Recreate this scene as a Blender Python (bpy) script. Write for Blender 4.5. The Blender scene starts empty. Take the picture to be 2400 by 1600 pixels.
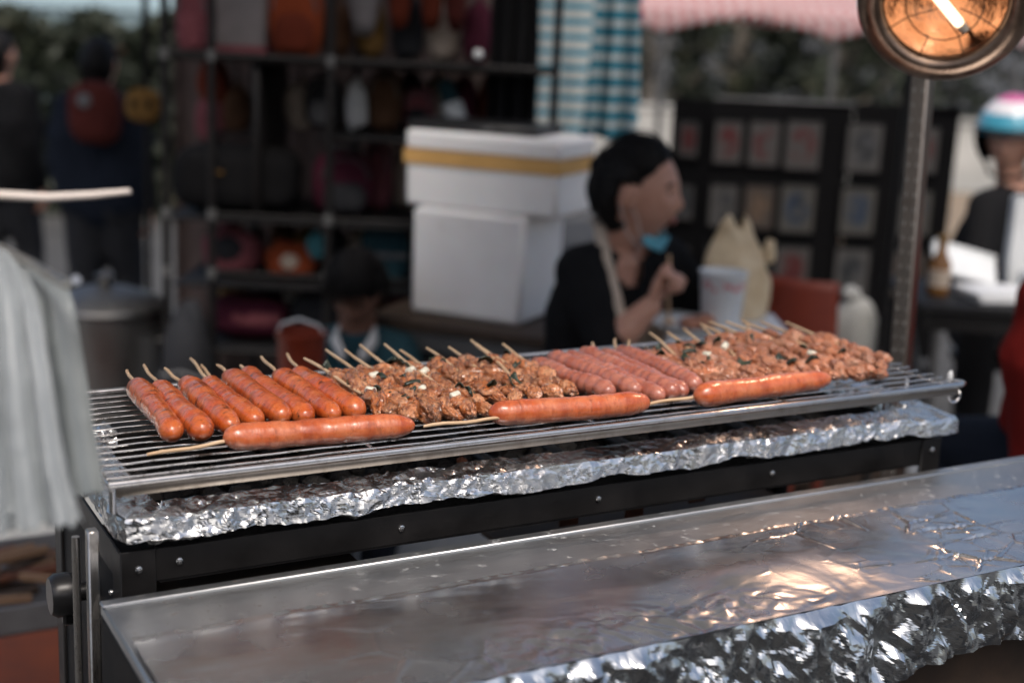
import bpy, bmesh, math, random
import numpy as np
from mathutils import Vector, Matrix, Euler
random.seed(7); RNG = np.random.default_rng(11)
R_ = math.radians
sc = bpy.context.scene
COL = sc.collection

# ------------------------------------------------------------------ camera, sky, sun, exposure
CAM = Vector((-0.281, -1.257, 1.502))
cd = bpy.data.cameras.new('camera'); cam = bpy.data.objects.new('camera', cd); COL.objects.link(cam)
cam.matrix_world = Matrix.Translation(CAM) @ Matrix(((0.8743, 0.0694, -0.4808), (-0.4836, 0.2177, -0.8479), (0.0458, 0.9736, 0.2238))).to_4x4()
cd.sensor_width = 36; cd.lens = 48.18; cd.clip_start = 0.05; cd.clip_end = 4000
cd.dof.use_dof = True; cd.dof.focus_distance = 1.50; cd.dof.aperture_fstop = 2.5; cd.dof.aperture_blades = 0
sc.camera = cam
w = bpy.data.worlds.new('World'); sc.world = w; w.use_nodes = True
nt = w.node_tree; sky = nt.nodes.new('ShaderNodeTexSky'); sky.sky_type = 'NISHITA'; sky.sun_disc = False
SUN_EL, SUN_AZ = 58.0, 200.0          # soft, high daylight coming from behind and left of the viewer
sky.sun_elevation = R_(SUN_EL); sky.sun_rotation = R_(SUN_AZ); sky.air_density = 1.0; sky.dust_density = 5.5; sky.ozone_density = 0.4
nt.links.new(sky.outputs[0], nt.nodes['Background'].inputs[0]); nt.nodes['Background'].inputs[1].default_value = 0.09
sl = bpy.data.lights.new('sun', 'SUN'); sl.energy = 0.9; sl.angle = R_(18); sl.color = (1.0, 0.97, 0.93)
so = bpy.data.objects.new('sun', sl); COL.objects.link(so); so.location = (0, -3, 8)
_d = Vector((math.sin(R_(SUN_AZ)) * math.cos(R_(SUN_EL)), math.cos(R_(SUN_AZ)) * math.cos(R_(SUN_EL)), math.sin(R_(SUN_EL))))
so.rotation_euler = _d.to_track_quat('Z', 'Y').to_euler()
sc.view_settings.view_transform = 'Standard'; sc.view_settings.look = 'None'; sc.view_settings.gamma = 1
sc.view_settings.exposure = 0.84
sc.render.engine = 'CYCLES'; sc.cycles.use_denoising = True; sc.cycles.max_bounces = 8
sc.cycles.sample_clamp_indirect = 4.0; sc.cycles.caustics_reflective = False; sc.cycles.caustics_refractive = False

# ------------------------------------------------------------------ frames
AZ = R_(-29.55)                       # the street runs 29.55 degrees off the cart
def S(a, d, z=0.0):                   # street frame: a to the right, d away from the customer's spot, z up
    return Vector((CAM.x + a * math.cos(AZ) - d * math.sin(AZ), CAM.y + a * math.sin(AZ) + d * math.cos(AZ), z))
def ground_z(d):
    return 0.0 if d < 5 else -0.04 * (min(d, 40) - 5)

# ------------------------------------------------------------------ noise
def _hash(i, seed):
    i = i.astype(np.int64)
    n = (i[..., 0] * 374761393 + i[..., 1] * 668265263 + i[..., 2] * 2147483647 + seed * 974711) & 0x7fffffff
    n = ((n ^ (n >> 13)) * 1274126177) & 0x7fffffff
    n = ((n ^ (n >> 15)) * 668265263) & 0x7fffffff
    return (n & 0xffff) / 65535.0
def vnoise(P, scale=1.0, seed=0):     # smooth value noise in -1..1
    P = np.asarray(P, float) * scale; i = np.floor(P); f = P - i; f = f * f * (3 - 2 * f); out = 0
    for dx in (0, 1):
        for dy in (0, 1):
            for dz in (0, 1):
                h = _hash(i + np.array([dx, dy, dz]), seed)
                out = out + h * (f[..., 0] if dx else 1 - f[..., 0]) * (f[..., 1] if dy else 1 - f[..., 1]) * (f[..., 2] if dz else 1 - f[..., 2])
    return out * 2 - 1
def fbm(P, scale=1.0, seed=0, oct=3):
    s = 0; a = 1; t = 0
    for k in range(oct):
        s = s + a * vnoise(P, scale * 2 ** k, seed + k * 17); t += a; a *= .5
    return s / t
def uv3(u, v): return np.stack([u, v, np.zeros_like(u)], -1)
def facet(u, v, scale, seed):         # piecewise-planar noise: sharp creases between flat facets, as in crumpled foil
    p = uv3(u, v)
    wu = u * scale + .75 * vnoise(p, scale * .6, seed + 5); wv = v * scale + .75 * vnoise(p, scale * .6, seed + 9)
    iu, iv = np.floor(wu), np.floor(wv); fu, fv = wu - iu, wv - iv
    def h(a, b): return _hash(np.stack([iu + a, iv + b, np.zeros_like(iu)], -1), seed)
    h00, h10, h01, h11 = h(0, 0), h(1, 0), h(0, 1), h(1, 1)
    flip = _hash(np.stack([iu, iv, np.ones_like(iu)], -1), seed + 3) > .5
    A = np.where(fu + fv < 1, h00 + (h10 - h00) * fu + (h01 - h00) * fv, h11 + (h01 - h11) * (1 - fu) + (h10 - h11) * (1 - fv))
    B = np.where(fu > fv, h00 + (h10 - h00) * fu + (h11 - h10) * fv, h00 + (h01 - h00) * fv + (h11 - h01) * fu)
    return np.where(flip, A, B) * 2 - 1
def crumple(u, v, scale, seed): return facet(u, v, scale, seed) + .5 * facet(u, v, scale * 2.1, seed + 31) + .22 * facet(u, v, scale * 4.3, seed + 57)
def cells(u, v, scale, seed):         # distance to the border between jittered cells
    U, V = u * scale, v * scale; iu, iv = np.floor(U), np.floor(V); d1 = np.full(U.shape, 9.); d2 = np.full(U.shape, 9.)
    for a in (-1, 0, 1):
        for b in (-1, 0, 1):
            q = np.stack([iu + a, iv + b, np.zeros_like(iu)], -1)
            d = np.hypot(iu + a + _hash(q, seed) - U, iv + b + _hash(q, seed + 1) - V)
            d2 = np.where(d < d1, d1, np.minimum(d2, d)); d1 = np.minimum(d1, d)
    return d2 - d1

# ------------------------------------------------------------------ mesh building
class MB:
    def __init__(s): s.v = []; s.f = []; s.n = 0
    def add(s, v, f, M=None):
        v = np.asarray(v, float).reshape(-1, 3)
        if M is not None:
            m = np.array(M); v = v @ m[:3, :3].T + m[:3, 3]
        s.v.append(v); k = s.n; s.f += [tuple(i + k for i in q) for q in f]; s.n += len(v); return s
    def box(s, c, size, bev=0.0, M=None):
        h = np.array(size) / 2.0; b = min(bev, h.min() * .9); v = []; idx = {}
        sg = [(x, y, z) for x in (-1, 1) for y in (-1, 1) for z in (-1, 1)]
        if b <= 0:
            v = [(c[0] + x * h[0], c[1] + y * h[1], c[2] + z * h[2]) for x, y, z in sg]
            return s.add(v, [(0, 1, 3, 2), (4, 6, 7, 5), (0, 4, 5, 1), (2, 3, 7, 6), (0, 2, 6, 4), (1, 5, 7, 3)], M)
        for g in sg:
            for a in range(3):
                idx[g, a] = len(v); v.append([c[k] + g[k] * (h[k] if k == a else h[k] - b) for k in range(3)])
        f = []
        for a in range(3):
            p, q = (a + 1) % 3, (a + 2) % 3
            for sgn in (-1, 1):
                o = []
                for i, j in ((-1, -1), (1, -1), (1, 1), (-1, 1)):
                    g = [0, 0, 0]; g[a] = sgn; g[p] = i; g[q] = j; o.append(idx[tuple(g), a])
                f.append(tuple(o))
            for i in (-1, 1):
                for j in (-1, 1):
                    g1 = [0, 0, 0]; g1[p] = i; g1[q] = j; g2 = list(g1); g1[a] = -1; g2[a] = 1; g1 = tuple(g1); g2 = tuple(g2)
                    f.append((idx[g1, p], idx[g2, p], idx[g2, q], idx[g1, q]))
        f += [(idx[g, 0], idx[g, 1], idx[g, 2]) for g in sg]
        return s.add(v, f, M)
    def tube(s, pts, r, n=10, cap='flat', ex=1.0, up=None, closed=False, M=None):
        P = [Vector(p) for p in pts]; k = len(P); r = [r] * k if np.isscalar(r) else list(r)
        T = []
        for i in range(k):
            if closed: t = P[(i + 1) % k] - P[i - 1]
            else: t = P[min(i + 1, k - 1)] - P[max(i - 1, 0)]
            T.append(t.normalized())
        u = Vector(up) if up else (Vector((0, 0, 1)) if abs(T[0].z) < .9 else Vector((1, 0, 0)))
        rings = []
        nrm = (u - T[0] * u.dot(T[0])).normalized(); frames = []
        for i in range(k):
            nrm = (nrm - T[i] * nrm.dot(T[i])).normalized(); frames.append((nrm.copy(), T[i].cross(nrm)))
        seq = []
        if cap == 'round' and not closed:
            for th in (75, 50, 25): seq.append((P[0] - T[0] * r[0] * math.sin(R_(th)), r[0] * math.cos(R_(th)), frames[0]))
        for i in range(k): seq.append((P[i], r[i], frames[i]))
        if cap == 'round' and not closed:
            for th in (25, 50, 75): seq.append((P[-1] + T[-1] * r[-1] * math.sin(R_(th)), r[-1] * math.cos(R_(th)), frames[-1]))
        v = []
        for c, rr, (a, b) in seq:
            for j in range(n):
                t = 2 * math.pi * j / n; v.append(tuple(c + a * (rr * math.cos(t)) + b * (rr * ex * math.sin(t))))
        m = len(seq); f = []
        for i in range(m if closed else m - 1):
            for j in range(n):
                f.append((i * n + j, i * n + (j + 1) % n, ((i + 1) % m) * n + (j + 1) % n, ((i + 1) % m) * n + j))
        if not closed: f += [tuple(range(n)), tuple(range((m - 1) * n, m * n))]
        return s.add(v, f, M)
    def lathe(s, prof, n=24, M=None, close=False, caps=True):
        v = []; f = []; m = len(prof)
        for r, z in prof:
            for j in range(n):
                t = 2 * math.pi * j / n; v.append((r * math.cos(t), r * math.sin(t), z))
        for i in range(m if close else m - 1):
            for j in range(n):
                f.append((i * n + j, i * n + (j + 1) % n, ((i + 1) % m) * n + (j + 1) % n, ((i + 1) % m) * n + j))
        if not close and caps:
            if prof[0][0] > 1e-5: f.append(tuple(range(n)))
            if prof[-1][0] > 1e-5: f.append(tuple(range((m - 1) * n, m * n)))
        return s.add(v, f, M)
    def blob(s, c, rad, nu=20, nv=12, amp=0.0, freq=1.0, seed=0, power=1.0, M=None):
        th = np.linspace(0, math.pi, nv + 1); ph = np.linspace(0, 2 * math.pi, nu, endpoint=False)
        T, Ph = np.meshgrid(th, ph, indexing='ij')
        d = np.stack([np.sin(T) * np.cos(Ph), np.sin(T) * np.sin(Ph), np.cos(T)], -1)
        if power != 1: d = np.sign(d) * np.abs(d) ** power; d = d
        k = 1 + (amp * fbm(d, freq, seed) if amp else 0)
        v = d * np.array(rad) * (k[..., None] if amp else 1) + np.array(c)
        f = []
        for i in range(nv):
            for j in range(nu): f.append((i * nu + j, i * nu + (j + 1) % nu, (i + 1) * nu + (j + 1) % nu, (i + 1) * nu + j))
        return s.add(v, f, M)
    def grid(s, P, M=None, wrap=False):   # P: (nu, nv, 3)
        nu, nv = P.shape[:2]; f = []
        for i in range(nu if wrap else nu - 1):
            a, b = i * nv, ((i + 1) % nu) * nv
            f += [(a + j, a + j + 1, b + j + 1, b + j) for j in range(nv - 1)]
        return s.add(P.reshape(-1, 3), f, M)
    def mesh(s, name, smooth=40):
        me = bpy.data.meshes.new(name)
        me.from_pydata([tuple(p) for p in np.concatenate(s.v)], [], s.f)
        bm = bmesh.new(); bm.from_mesh(me); bmesh.ops.remove_doubles(bm, verts=bm.verts, dist=1e-6); bmesh.ops.recalc_face_normals(bm, faces=bm.faces); bm.to_mesh(me); bm.free()
        if smooth: me.shade_smooth(); me.set_sharp_from_angle(angle=R_(smooth)) if smooth < 180 else None
        return me
    def build(s, name, mat, parent=None, smooth=40, world=False, thick=0.0, label=None):
        if world and parent is not None:
            q = parent
            while q.parent: q = q.parent
            m = np.array((Matrix.Translation(q.location) @ q.rotation_euler.to_matrix().to_4x4()).inverted())
            s.v = [v @ m[:3, :3].T + m[:3, 3] for v in s.v]
        return put(name, s.mesh(name, smooth), mat, parent, thick=thick, label=label)
def put(name, me, mat, parent=None, loc=(0, 0, 0), rot=(0, 0, 0), scale=None, thick=0.0, label=None):
    o = bpy.data.objects.new(name, me); COL.objects.link(o); o.location = loc; o.rotation_euler = rot
    if scale is not None: o.scale = scale
    if mat is not None and not me.materials: me.materials.append(MAT[mat] if isinstance(mat, str) else mat)
    if parent is not None: o.parent = parent
    if thick: md = o.modifiers.new('thickness', 'SOLIDIFY'); md.thickness = thick; md.offset = 0
    if label: o['label'] = label
    return o
def tag(o, label, cat, group=None, kind=None):
    if label: o['label'] = label
    if cat: o['category'] = cat
    if group: o['group'] = group
    if kind: o['kind'] = kind
    return o
def thing(name, label, cat, loc=(0, 0, 0), rz=0.0, group=None):
    o = bpy.data.objects.new(name, None); COL.objects.link(o); o.location = loc; o.rotation_euler = (0, 0, rz); o.empty_display_size = .1
    return tag(o, label, cat, group)
def part(name, mat, parent, fn, smooth=40, **k):
    m = MB(); fn(m); return m.build(name, mat, parent, smooth, **k)
def merged(mb, voxel, smooth=3, fac=.5):    # one continuous skin around overlapping shapes
    me = mb.mesh('tmp', 0); o = bpy.data.objects.new('tmp', me); COL.objects.link(o)
    r = o.modifiers.new('r', 'REMESH'); r.mode = 'VOXEL'; r.voxel_size = voxel
    if smooth: q = o.modifiers.new('s', 'SMOOTH'); q.iterations = smooth; q.factor = fac
    dg = bpy.context.evaluated_depsgraph_get(); out = bpy.data.meshes.new_from_object(o.evaluated_get(dg))
    bpy.data.objects.remove(o); out.shade_smooth(); return out
def rot(ax, deg): return Matrix.Rotation(R_(deg), 4, ax)
def tr(*p): return Matrix.Translation(Vector(p))

# ------------------------------------------------------------------ materials
MAT = {}
class NB:
    def __init__(s, name):
        s.m = bpy.data.materials.new(name); s.m.use_nodes = True; s.t = s.m.node_tree; s.b = s.t.nodes['Principled BSDF']; MAT[name] = s.m
        s.tc = s.t.nodes.new('ShaderNodeTexCoord')
    def n(s, typ, **k):
        x = s.t.nodes.new('ShaderNode' + typ)
        for a, b in k.items(): setattr(x, a, b)
        return x
    def l(s, a, b): s.t.links.new(a, b)
    def set(s, **k):
        for a, b in k.items():
            i = s.b.inputs[a.replace('_', ' ')]
            if hasattr(b, 'is_linked'): s.l(b, i)
            else: i.default_value = b
        return s
    def co(s, scale=(1, 1, 1), rnd=False, which='Object'):
        m = s.n('Mapping'); s.l(s.tc.outputs[which], m.inputs[0]); m.inputs['Scale'].default_value = scale
        if rnd:
            oi = s.n('ObjectInfo'); k = s.n('VectorMath', operation='SCALE'); c = s.n('CombineXYZ')
            for q in range(3): s.l(oi.outputs['Random'], c.inputs[q])
            s.l(c.outputs[0], k.inputs[0]); k.inputs['Scale'].default_value = 37.0; s.l(k.outputs[0], m.inputs['Location'])
        return m.outputs[0]
    def noise(s, scale=5, detail=4, rough=.55, co=None, dist=0.0):
        x = s.n('TexNoise'); x.inputs['Scale'].default_value = scale; x.inputs['Detail'].default_value = detail; x.inputs['Roughness'].default_value = rough; x.inputs['Distortion'].default_value = dist
        s.l(co if co is not None else s.tc.outputs['Object'], x.inputs['Vector']); return x.outputs[0]
    def ramp(s, fac, stops):
        x = s.n('ValToRGB'); e = x.color_ramp.elements
        while len(e) < len(stops): e.new(.5)
        for q, (p, c) in zip(e, stops): q.position = p; q.color = (*c, 1) if len(c) == 3 else c
        s.l(fac, x.inputs[0]); return x.outputs[0]
    def maprange(s, v, a, b, c, d):
        x = s.n('MapRange'); s.l(v, x.inputs[0])
        for i, q in zip((1, 2, 3, 4), (a, b, c, d)): x.inputs[i].default_value = q
        return x.outputs[0]
    def mix(s, fac, a, b, blend='MIX'):
        x = s.n('Mix', data_type='RGBA', blend_type=blend)
        for i, q in ((0, fac), (6, a), (7, b)):
            if hasattr(q, 'is_linked'): s.l(q, x.inputs[i])
            else: x.inputs[i].default_value = q if i == 0 else ((*q, 1) if len(q) == 3 else q)
        return x.outputs[2]
    def math(s, op, a, b=0.0):
        x = s.n('Math', operation=op)
        for i, q in ((0, a), (1, b)):
            if hasattr(q, 'is_linked'): s.l(q, x.inputs[i])
            else: x.inputs[i].default_value = q
        return x.outputs[0]
    def bump(s, h, strength=.3, dist=.002, prev=None):
        x = s.n('Bump'); x.inputs['Strength'].default_value = strength; x.inputs['Distance'].default_value = dist; s.l(h, x.inputs['Height'])
        if prev is not None: s.l(prev, x.inputs['Normal'])
        s.l(x.outputs[0], s.b.inputs['Normal']); return x.outputs[0]
def simple(name, col, rough=.6, metal=0.0, var=.25, scale=6.0, bump=0.0, bscale=60, bdist=.001, **k):
    b = NB(name); n1 = b.noise(scale, 5, .6)
    lo = tuple(c * (1 - var) for c in col); hi = tuple(min(1, c * (1 + var)) for c in col)
    b.set(Base_Color=b.ramp(n1, [(.3, lo), (.7, hi)]), Metallic=metal, Roughness=b.maprange(n1, .3, .7, max(.02, rough - .08), min(1, rough + .08)))
    if bump: b.bump(b.noise(bscale, 3), bump, bdist)
    if k: b.set(**k)
    return b
def mat_sausage(name, base, dark, pink, char):
    b = NB(name); co = b.co(rnd=True); oi = b.n('ObjectInfo')
    big = b.noise(38, 3, .55, co); mid = b.noise(120, 4, .6, co); fine = b.noise(420, 3, .6, co); band = b.noise(1, 3, .6, b.co((75, 18, 18), True))
    c = b.mix(b.maprange(big, .35, .68, 0, 1), base, pink); c = b.mix(b.maprange(mid, .5, .72, 0, .55), c, dark)
    c = b.mix(b.maprange(band, .50, .66, 0, .55), c, dark)
    spots = b.math('MULTIPLY', b.maprange(b.noise(1, 4, .65, b.co((130, 60, 60), True)), .58, .68, 0, char), .9); c = b.mix(spots, c, (.025, .009, .005))
    c = b.mix(b.maprange(fine, .62, .8, 0, .35), c, (.75, .42, .3))
    b.set(Base_Color=c, Roughness=b.maprange(mid, .3, .7, .22, .45), Subsurface_Weight=.10, Subsurface_Radius=(.01, .004, .002), Subsurface_Scale=.5, Coat_Weight=.65, Coat_Roughness=.14)
    b.bump(b.math('ADD', b.math('MULTIPLY', band, .8), b.math('MULTIPLY', mid, .35)), .7, .003)
mat_sausage('sausage', (.54, .092, .013), (.24, .030, .004), (.62, .16, .04), 1.0)
mat_sausage('sausage_fresh', (.56, .112, .028), (.33, .048, .011), (.64, .20, .085), .35)
mat_sausage('sausage_raw', (.42, .125, .075), (.28, .06, .033), (.50, .20, .14), .0)
def mat_chicken(name, flesh, brown, pale, amt, char):
    b = NB(name); co = b.co(rnd=True); oi = b.n('ObjectInfo'); ge = b.n('NewGeometry')
    big = b.noise(40, 3, .6, co, .6); mid = b.noise(110, 5, .7, co, .3); fine = b.noise(420, 3, .6, co)
    c = b.mix(b.maprange(big, .36, .62, 0, 1), flesh, pale); c = b.mix(b.maprange(mid, .45, .64, 0, amt), c, brown)
    ridge = b.math('ADD', b.maprange(ge.outputs['Pointiness'], .50, .58, 0, .45), b.noise(60, 4, .6, co)); c = b.mix(b.maprange(ridge, .66, .92, 0, char), c, (.06, .017, .006))
    c = b.mix(b.maprange(b.noise(190, 2, .5, co), .66, .74, 0, .5), c, (.80, .56, .38)); hs = b.n('HueSaturation'); b.l(c, hs.inputs['Color']); b.l(b.maprange(oi.outputs['Random'], 0, 1, .72, 1.15), hs.inputs['Value']); hs.inputs['Saturation'].default_value = 1.05
    b.set(Base_Color=hs.outputs[0], Roughness=b.maprange(mid, .35, .65, .2, .45), Subsurface_Weight=.12, Subsurface_Radius=(.01, .005, .003), Subsurface_Scale=.4, Coat_Weight=.8, Coat_Roughness=.10)
    b.bump(b.math('ADD', b.math('MULTIPLY', mid, 1.0), b.math('MULTIPLY', fine, .35)), .8, .003)
mat_chicken('chicken', (.52, .18, .066), (.27, .068, .017), (.62, .32, .18), .85, .75)
mat_chicken('chicken_raw', (.46, .165, .08), (.33, .10, .037), (.56, .28, .175), .6, .35)
b = simple('scallion', (.022, .035, .022), .32, var=.6, scale=60, bump=.3, bscale=200)
b = simple('scallion_white', (.72, .70, .58), .35, var=.12, scale=60)
b = NB('bamboo'); n1 = b.noise(1, 4, .6, b.co((260, 260, 18), True)); b.set(Base_Color=b.ramp(n1, [(.3, (.50, .31, .17)), (.7, (.72, .53, .35))]), Roughness=.55); b.bump(n1, .2, .0005)
# metals
def steel(name, col, rough, dirt=.0, streak=(2, 40, 40), bump=.02):
    b = NB(name); s1 = b.noise(8, 4, .6, b.co(streak)); d = b.noise(28, 5, .65, b.co(rnd=True)); d2 = b.noise(6, 3, .6)
    c = b.mix(b.maprange(s1, .3, .7, 0, 1), tuple(x * .86 for x in col), col)
    if dirt: c = b.mix(b.math('MULTIPLY', b.maprange(d, .52, .66, 0, 1), dirt), c, (.05, .026, .014)); b.set(Metallic=b.maprange(d, .55, .68, 1, 1 - dirt * .8))
    else: b.set(Metallic=1.0)
    b.set(Base_Color=c, Roughness=b.math('ADD', b.maprange(s1, .3, .7, rough - .06, rough + .06), b.maprange(d2, .35, .7, 0, .12)))
    b.bump(s1, bump, .001); return b
steel('chrome_bar', (.70, .68, .66), .12, .95, (3, 160, 160), .05)
steel('steel_rail', (.70, .69, .68), .16, .4, (3, 120, 120), .05)
steel('steel_leg', (.6, .57, .53), .28, .5, (120, 120, 3))
b = steel('counter_steel', (.54, .55, .56), .38, .0, (3, 90, 90), .04)
st = b.maprange(b.noise(70, 5, .7), .60, .68, 0, .8); c0 = b.b.inputs['Base Color'].links[0].from_socket
c0 = b.mix(b.maprange(b.noise(5, 4, .6), .4, .7, 0, .35), c0, (.40, .41, .41)); b.set(Base_Color=b.mix(b.math('MULTIPLY', st, b.maprange(b.noise(4, 2), .5, .62, 0, 1)), c0, (.10, .05, .028)), Metallic=b.maprange(st, 0, .7, 1, .3))
b = NB('foil'); m1 = b.noise(180, 4, .6); b.set(Base_Color=(.62, .65, .67, 1), Metallic=1.0, Roughness=b.maprange(m1, .3, .7, .16, .26)); b.bump(m1, .12, .0008)
b = NB('foil_top'); m1 = b.noise(90, 5, .65, None, .6); m2 = b.noise(14, 3, .5); b.set(Base_Color=b.ramp(m2, [(.3, (.54, .545, .55)), (.7, (.66, .665, .67))]), Metallic=1.0, Roughness=b.maprange(m2, .3, .7, .19, .31)); b.bump(b.math('ADD', m1, b.math('MULTIPLY', m2, 2.)), .12, .001)
b = NB('foil_grill'); m1 = b.noise(180, 4, .6); so_ = b.noise(16, 4, .65)
b.set(Base_Color=b.mix(b.maprange(so_, .64, .78, 0, .7), (.66, .67, .68), (.16, .09, .05)), Metallic=1.0, Roughness=b.maprange(so_, .4, .75, .15, .4)); b.bump(m1, .15, .0008)
simple('black_steel', (.013, .012, .012), .45, .0, .5, 14, .2, 90, Specular_IOR_Level=.28)
simple('black_panel', (.012, .012, .013), .6, .0, .3, 10, .1, 60, Specular_IOR_Level=.2)
simple('bolt', (.62, .62, .62), .25, 1.0, .1, 40)
simple('soot', (.012, .010, .009), .85, .0, .6, 90, .8, 160, .004)
b = NB('ember'); b.set(Base_Color=(.05, .02, .01, 1), Emission_Color=(1, .23, .04, 1), Emission_Strength=1.2)
simple('rust', (.12, .042, .02), .8, .0, .5, 30, .4, 90)
simple('black_plastic', (.012, .012, .013), .32, .0, .2)
simple('wood_dark', (.045, .028, .018), .75, .0, .45, 12, .4, 60)
b = NB('wood'); n1 = b.noise(1, 5, .6, b.co((4, 60, 60))); b.set(Base_Color=b.ramp(n1, [(.25, (.12, .065, .035)), (.75, (.36, .22, .13))]), Roughness=.75); b.bump(n1, .4, .003)
b = NB('lamp_ring'); n1 = b.noise(26, 5, .65); b.set(Base_Color=b.ramp(n1, [(.3, (.14, .095, .07)), (.6, (.30, .22, .17)), (.75, (.42, .25, .15))]), Metallic=1.0, Roughness=b.maprange(n1, .3, .7, .25, .42)); b.bump(n1, .15, .001)
b = NB('lamp_bowl'); n1 = b.noise(30, 4, .6); b.set(Base_Color=b.ramp(n1, [(.3, (.30, .14, .075)), (.7, (.58, .31, .18))]), Metallic=1.0, Roughness=b.maprange(n1, .3, .7, .12, .26)); b.bump(n1, .4, .004)
b = NB('lamp_glow'); b.set(Base_Color=(1, .8, .6, 1), Emission_Color=(1, .74, .52, 1), Emission_Strength=1.6)
simple('ceramic', (.7, .62, .52), .4, var=.1); simple('wire', (.10, .06, .04), .35, 1.0, .3, 40)
steel('post_steel', (.36, .32, .28), .32, .3, (90, 90, 4))
# surroundings
simple('asphalt', (.06, .06, .059), .85, .0, .3, 3, .4, 90, .003); simple('orange_mat', (.26, .06, .02), .7, .0, .3, 8, .3, 120)
simple('tan_ground', (.26, .20, .14), .9, .0, .3, 2); simple('concrete', (.46, .46, .44), .85, .0, .2, 2, .3, 30, .01)
b = NB('styrofoam'); v1 = b.n('TexVoronoi'); v1.inputs['Scale'].default_value = 190; b.l(b.tc.outputs['Object'], v1.inputs['Vector']); n1 = b.noise(5, 4, .6)
b.set(Base_Color=b.ramp(n1, [(.22, (.62, .59, .56)), (.36, (.80, .785, .78)), (.7, (.88, .87, .865))]), Roughness=.75, Subsurface_Weight=.1, Subsurface_Scale=.01); b.bump(v1.outputs[0], .3, .0015)
simple('tape', (.62, .36, .12), .4, .0, .12, 8)
def cloth(name, col, var=.2, rough=.9, sheen=.2):
    b = NB(name); n1 = b.noise(9, 4, .6); wv = b.noise(500, 2)
    b.set(Base_Color=b.ramp(n1, [(.3, tuple(c * (1 - var) for c in col)), (.7, tuple(min(1, c * (1 + var)) for c in col))]), Roughness=rough, Specular_IOR_Level=.15); b.bump(wv, .25, .0006); return b
for nm, c in dict(cloth_black=(.008, .008, .009), cloth_charcoal=(.03, .031, .035), cloth_navy=(.012, .016, .026), cloth_grey=(.17, .17, .175), cloth_beige=(.46, .38, .31), cloth_red=(.20, .013, .010),
                  cloth_maroon=(.09, .018, .035), cloth_pink=(.22, .07, .082), cloth_orange=(.27, .055, .02), cloth_teal=(.02, .055, .07), cloth_brown=(.10, .05, .028), cloth_white=(.6, .6, .6), cloth_redpack=(.09, .02, .016),
                  cloth_mask=(.16, .48, .62), cloth_curtain=(.115, .085, .078), cloth_turq=(.07, .24, .28), cloth_ochre=(.17, .095, .03), cloth_greyboard=(.24, .22, .22), cloth_denim=(.03, .045, .075), cloth_rust=(.14, .028, .014)).items(): cloth(nm, c)
b = NB('shade_tarp_cloth'); n1 = b.noise(3, 4); tc_ = b.ramp(n1, [(.3, (.56, .57, .57)), (.7, (.68, .68, .67))]); b.set(Base_Color=tc_, Roughness=.7, Specular_IOR_Level=.2); tl_ = b.n('BsdfTranslucent'); b.l(tc_, tl_.inputs[0]); mx = b.n('MixShader'); mx.inputs[0].default_value = .6; b.l(b.b.outputs[0], mx.inputs[1]); b.l(tl_.outputs[0], mx.inputs[2]); b.l(mx.outputs[0], b.t.nodes['Material Output'].inputs[0])
b = NB('bag_film'); n1 = b.noise(20, 4, .6); b.set(Base_Color=b.ramp(n1, [(.3, (.235, .26, .272)), (.7, (.31, .338, .352))]), Roughness=.42, Subsurface_Weight=.25, Subsurface_Radius=(.05, .05, .05), Subsurface_Scale=.2); b.bump(n1, .25, .002)
b = NB('bag_film_shaded'); n1 = b.noise(20, 4, .6); b.set(Base_Color=b.ramp(n1, [(.3, (.165, .185, .19)), (.7, (.215, .24, .245))]), Roughness=.5); b.bump(n1, .25, .002)  # darker copy of bag_film: weaker light on the back bag painted in
b = NB('bag_cream'); n1 = b.noise(24, 5, .6); b.set(Base_Color=b.ramp(n1, [(.3, (.58, .42, .24)), (.7, (.78, .64, .44))]), Roughness=.4); b.bump(n1, .5, .006)
simple('white_plastic', (.72, .74, .75), .4, var=.08); simple('rod_plastic', (.74, .66, .60), .35, var=.08); simple('orange_plastic', (.20, .026, .008), .5, var=.15); simple('red_print', (.62, .07, .09), .5, var=.1)
simple('pole_black', (.010, .009, .009), .5, var=.3, Specular_IOR_Level=.25); simple('joint_grey', (.11, .11, .11), .5, .2, .2); simple('pot_steel', (.22, .215, .21), .42, 1.0, .15, 5)
b = NB('skin'); n1 = b.noise(14, 4, .6); b.set(Base_Color=b.ramp(n1, [(.3, (.46, .235, .165)), (.7, (.58, .32, .235))]), Roughness=.5, Subsurface_Weight=.15, Subsurface_Radius=(.02, .008, .004), Subsurface_Scale=.4)
b = NB('skin_shaded'); n1 = b.noise(14, 4, .6); b.set(Base_Color=b.ramp(n1, [(.3, (.15, .07, .045)), (.7, (.21, .10, .066))]), Roughness=.55)  # child's skin, with the shade on the face put into the colour
simple('hair', (.006, .005, .005), .6, .0, .4, 40, .5, 200, Specular_IOR_Level=.2); simple('eye_dark', (.01, .008, .008), .2); simple('lip', (.30, .09, .07), .45)
simple('food', (.42, .19, .12), .5, .0, .5, 60, .6, 120, .004); simple('frame_black', (.0045, .0045, .005), .8, var=.2, Specular_IOR_Level=.05)
simple('helmet_blue', (.05, .30, .42), .25, var=.08, Coat_Weight=.5); simple('helmet_white', (.7, .68, .7), .25, var=.05, Coat_Weight=.5); simple('helmet_pink', (.55, .12, .28), .25, var=.05); simple('visor', (.01, .012, .014), .12)
simple('sky_tone', (.24, .33, .36), .8, var=.08); simple('paper', (.72, .73, .74), .7, var=.06); simple('brown_glass', (.18, .08, .02), .15, var=.2); simple('shed_red', (.34, .09, .05), .7, var=.15, scale=2); simple('shed_wall', (.42, .33, .31), .8, var=.15, scale=2)
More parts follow.
